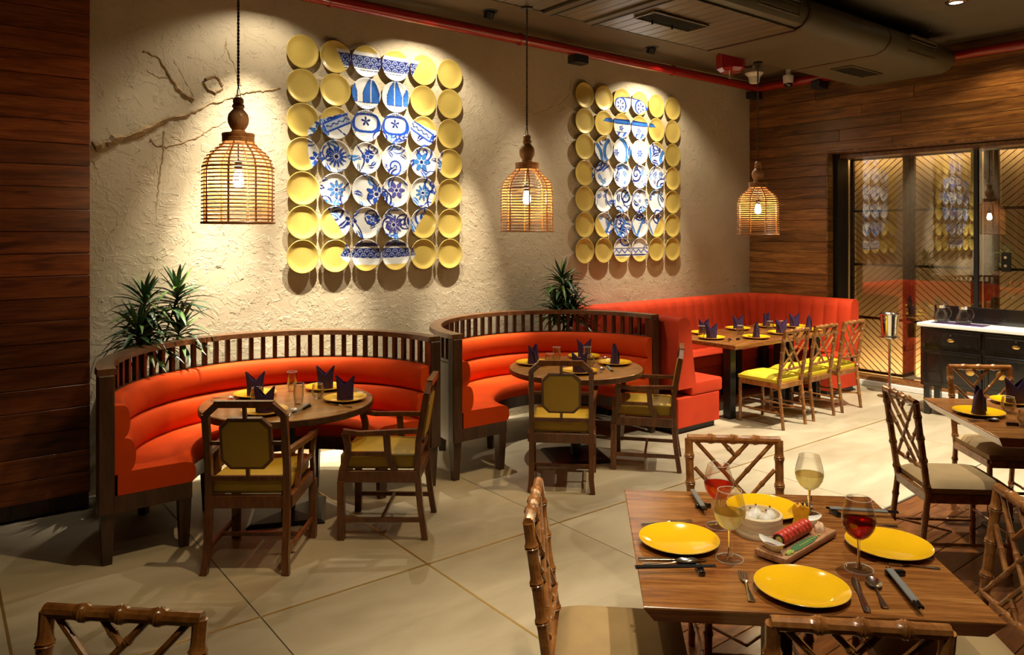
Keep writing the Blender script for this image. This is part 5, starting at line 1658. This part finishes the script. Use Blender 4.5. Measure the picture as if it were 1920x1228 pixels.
for yy in (SBY1 - .07, SBY0 + .07): MB().box((SBX1 - .05, yy, .148), (.055, .06, .295), 0, .004).build('leg', M['black_lacquer'], t)
nd_ = 4; dw = (wy - .06) / nd_
for i in range(nd_):
    yc_ = SBY1 - .03 - dw * (i + .5)
    d = MB().box((SBX0 + .002, yc_, .80), (.022, dw - .03, .17), 0, .006).build('drawer', M['black_lacquer'], t)
    MB().box((SBX0 - .011, yc_, .80), (.006, dw - .09, .11), 0, .003).build('moulding', M['black_lacquer'], d)
    MB().lathe([(.033, 0), (.033, .004), (.012, .009)], 24, Matrix.Translation((SBX0 - .013, yc_, .785)) @ Matrix.Rotation(R(-90), 4, 'Y') @ Matrix.Diagonal((.55, 1, 1, 1)), True, True).build('brass_pull', M['brass'], d)
    MB().lathe([(.009, 0), (.006, .008)], 12, Matrix.Translation((SBX0 - .013, yc_, .835)) @ Matrix.Rotation(R(-90), 4, 'Y'), True, True).build('key_knob', M['steel'], d)
    dr = MB().box((SBX0 + .002, yc_, .495), (.022, dw - .02, .36), 0, .006).build('cabinet_door', M['black_lacquer'], t)
    mb = MB()
    for (oy, oz, a_, b_) in ((0, .15, dw - .07, .014), (0, -.15, dw - .07, .014), (dw / 2 - .045, 0, .014, .30), (-dw / 2 + .045, 0, .014, .30)): mb.box((SBX0 - .012, yc_ + oy, .495 + oz), (.010, a_, b_), 0, .002)
    mb.build('moulding', M['black_lacquer'], dr)
    yk = yc_ - dw / 2 + .11 if i % 2 == 0 else yc_ + dw / 2 - .16
    MB().lathe([(.042, 0), (.042, .004), (.03, .008), (.01, .010)], 28, Matrix.Translation((SBX0 - .011, yk, .50)) @ Matrix.Rotation(R(-90), 4, 'Y'), True, True).build('brass_plate', M['brass'], dr)
    MB().box((SBX0 - .024, yk, .50), (.006, .05, .006), 0, .001).build('latch', M['brass'], dr)
tag(MB().box((8.26, 3.22, .9425), (.20, .48, .004), 0, .001).build('placemat', M['mat_purple'] if 'mat_purple' in M else M['napkin'], None, 0), 'purple mat under the glass jugs on the sideboard', 'mat')
for i, (yy, lb) in enumerate(((3.40, 'clear glass jug with chrome collar, left on sideboard'), (3.19, 'clear glass jug with chrome collar, right on sideboard'))):
    j = thing('glass_jug', lb, 'jug', (8.26, yy, .945), 0, 'glass jugs on the sideboard')
    MB().lathe([(.0005, .002), (.055, .002), (.072, .02), (.075, .05), (.062, .09), (.044, .12), (.040, .15), (.046, .175), (.0445, .175), (.0385, .15), (.042, .12), (.060, .09), (.073, .05), (.070, .022), (.0005, .006)], 32).build('body', M['glass'], j, 60)
    MB().lathe([(.042, .148), (.0445, .155), (.0445, .168), (.047, .176)], 28).build('collar', M['steel'], j, 60)
    MB().tube([(0, -.043, .16), (0, -.08, .15), (0, -.098, .11), (0, -.09, .07), (0, -.068, .045)], .006, 8).build('handle', M['glass'], j)
    MB().lathe([(.0005, .010), (.069, .012), (.0715, .04), (.0005, .04)], 28).build('water', M['water'], j, 60)

# ice bucket on stand
t = thing('ice_bucket_stand', 'polished steel wine bucket on a tall stand before the lattice screen', 'stand', (8.62, 4.10, 0)); t.scale = (1, 1, .965)
MB().lathe([(.13, 0), (.13, .008), (.06, .022), (.018, .04), (.014, .06), (.014, .70)], 32, None, True).build('pole_and_foot', M['steel'], t, 40)
MB().lathe([(.001, .71), (.075, .71), (.105, .700), (.108, .705), (.108, .712), (.08, .718), (.001, .718)], 32).build('tray_ring', M['steel'], t, 40)
MB().lathe([(.078, .72), (.082, .74), (.098, .94), (.104, .972), (.108, .980), (.104, .984), (.096, .975), (.078, .74), (.001, .735)], 36).build('bucket', M['steel'], t, 50)
for s in (-1, 1): MB().tube([(s * .094, 0, .92), (s * .125, .01, .935), (s * .125, .01, .90), (s * .092, 0, .88)], .005, 8).build('ring_handle', M['steel'], t)

# ------------------------------------------------------------------ plants
def leaf_mesh(L, w_, droop, seed):
    random.seed(seed); n = 6; vs = []; fs = []
    for i in range(n + 1):
        f = i / n; x = L * f * (1 - .15 * droop * f); z = .35 * L * f - droop * L * f * f * .75
        ww = w_ * (math.sin(PI * min(1, f * .85 + .12))) * (1 if i < n else .05)
        vs += [(x, -ww, z + .15 * ww), (x, 0, z - .25 * ww), (x, ww, z + .15 * ww)]
    for i in range(n):
        for k in range(2): a_ = i * 3 + k; fs.append((a_, a_ + 1, a_ + 4, a_ + 3))
    mb = MB(); mb.add(vs, fs); return mb.mesh('leaf', M['leaf'], 60)


LM = [leaf_mesh(.26, .015, .5, 1), leaf_mesh(.24, .0145, .9, 2), leaf_mesh(.27, .014, 1.1, 3), leaf_mesh(.20, .014, .2, 4)]


def plant(label, base, heads, nl, seed):
    t = thing('potted_dracaena', label, 'plant', (base[0], base[1], 0))
    random.seed(seed)
    MB().lathe([(.10, 0), (.12, .02), (.14, .30), (.145, .32), (.13, .32), (.12, .28), (.001, .28)], 24, None, True).build('pot', M['pot'], t)
    for hx, hy, hz in heads:
        dx, dy = hx - base[0], hy - base[1]
        MB().tube([(dx * .15, dy * .15, .27), (dx * .4, dy * .4, .27 + (hz - .27) * .5), (dx, dy, hz - .02)], [.016, .013, .010], 7).build('trunk', M['trunk'], t)
        for k in range(nl):
            f = k / nl; az = k * 2.39996 + random.uniform(-.2, .2); el = R(75) - R(105) * f ** .8
            o = ob('leaf', LM[0 if f > .75 else random.choice((0, 1, 2, 3))] if f > .2 else LM[3], t, (dx, dy, hz + .05 - .14 * f))
            s = random.uniform(.9, 1.25)
            # keep the crown clear of the wall behind it
            if math.sin(az) > 0: s *= min(1, max(.5, (WY - .02 - hy) / (.29 * math.sin(az) * s + .001)))
            o.scale = (s, s if s > .6 else .8, s); o.rotation_euler = (random.uniform(-.3, .3), -el * .8, az)
    return t


plant('bushy dark green dracaena behind left booth beside the wooden pier', (1.12, 5.78),
      [(1.20, 5.80, 1.36), (1.42, 5.82, 1.40), (1.13, 5.66, 1.17), (1.22, 5.76, 1.12), (1.44, 5.84, 1.14)], 58, 21)
plant('green dracaena behind the middle booth below right plate panel', (5.12, 5.70),
      [(5.09, 5.73, 1.37), (5.16, 5.72, 1.20), (5.00, 5.72, 1.09), (5.18, 5.66, 1.05)], 60, 33)
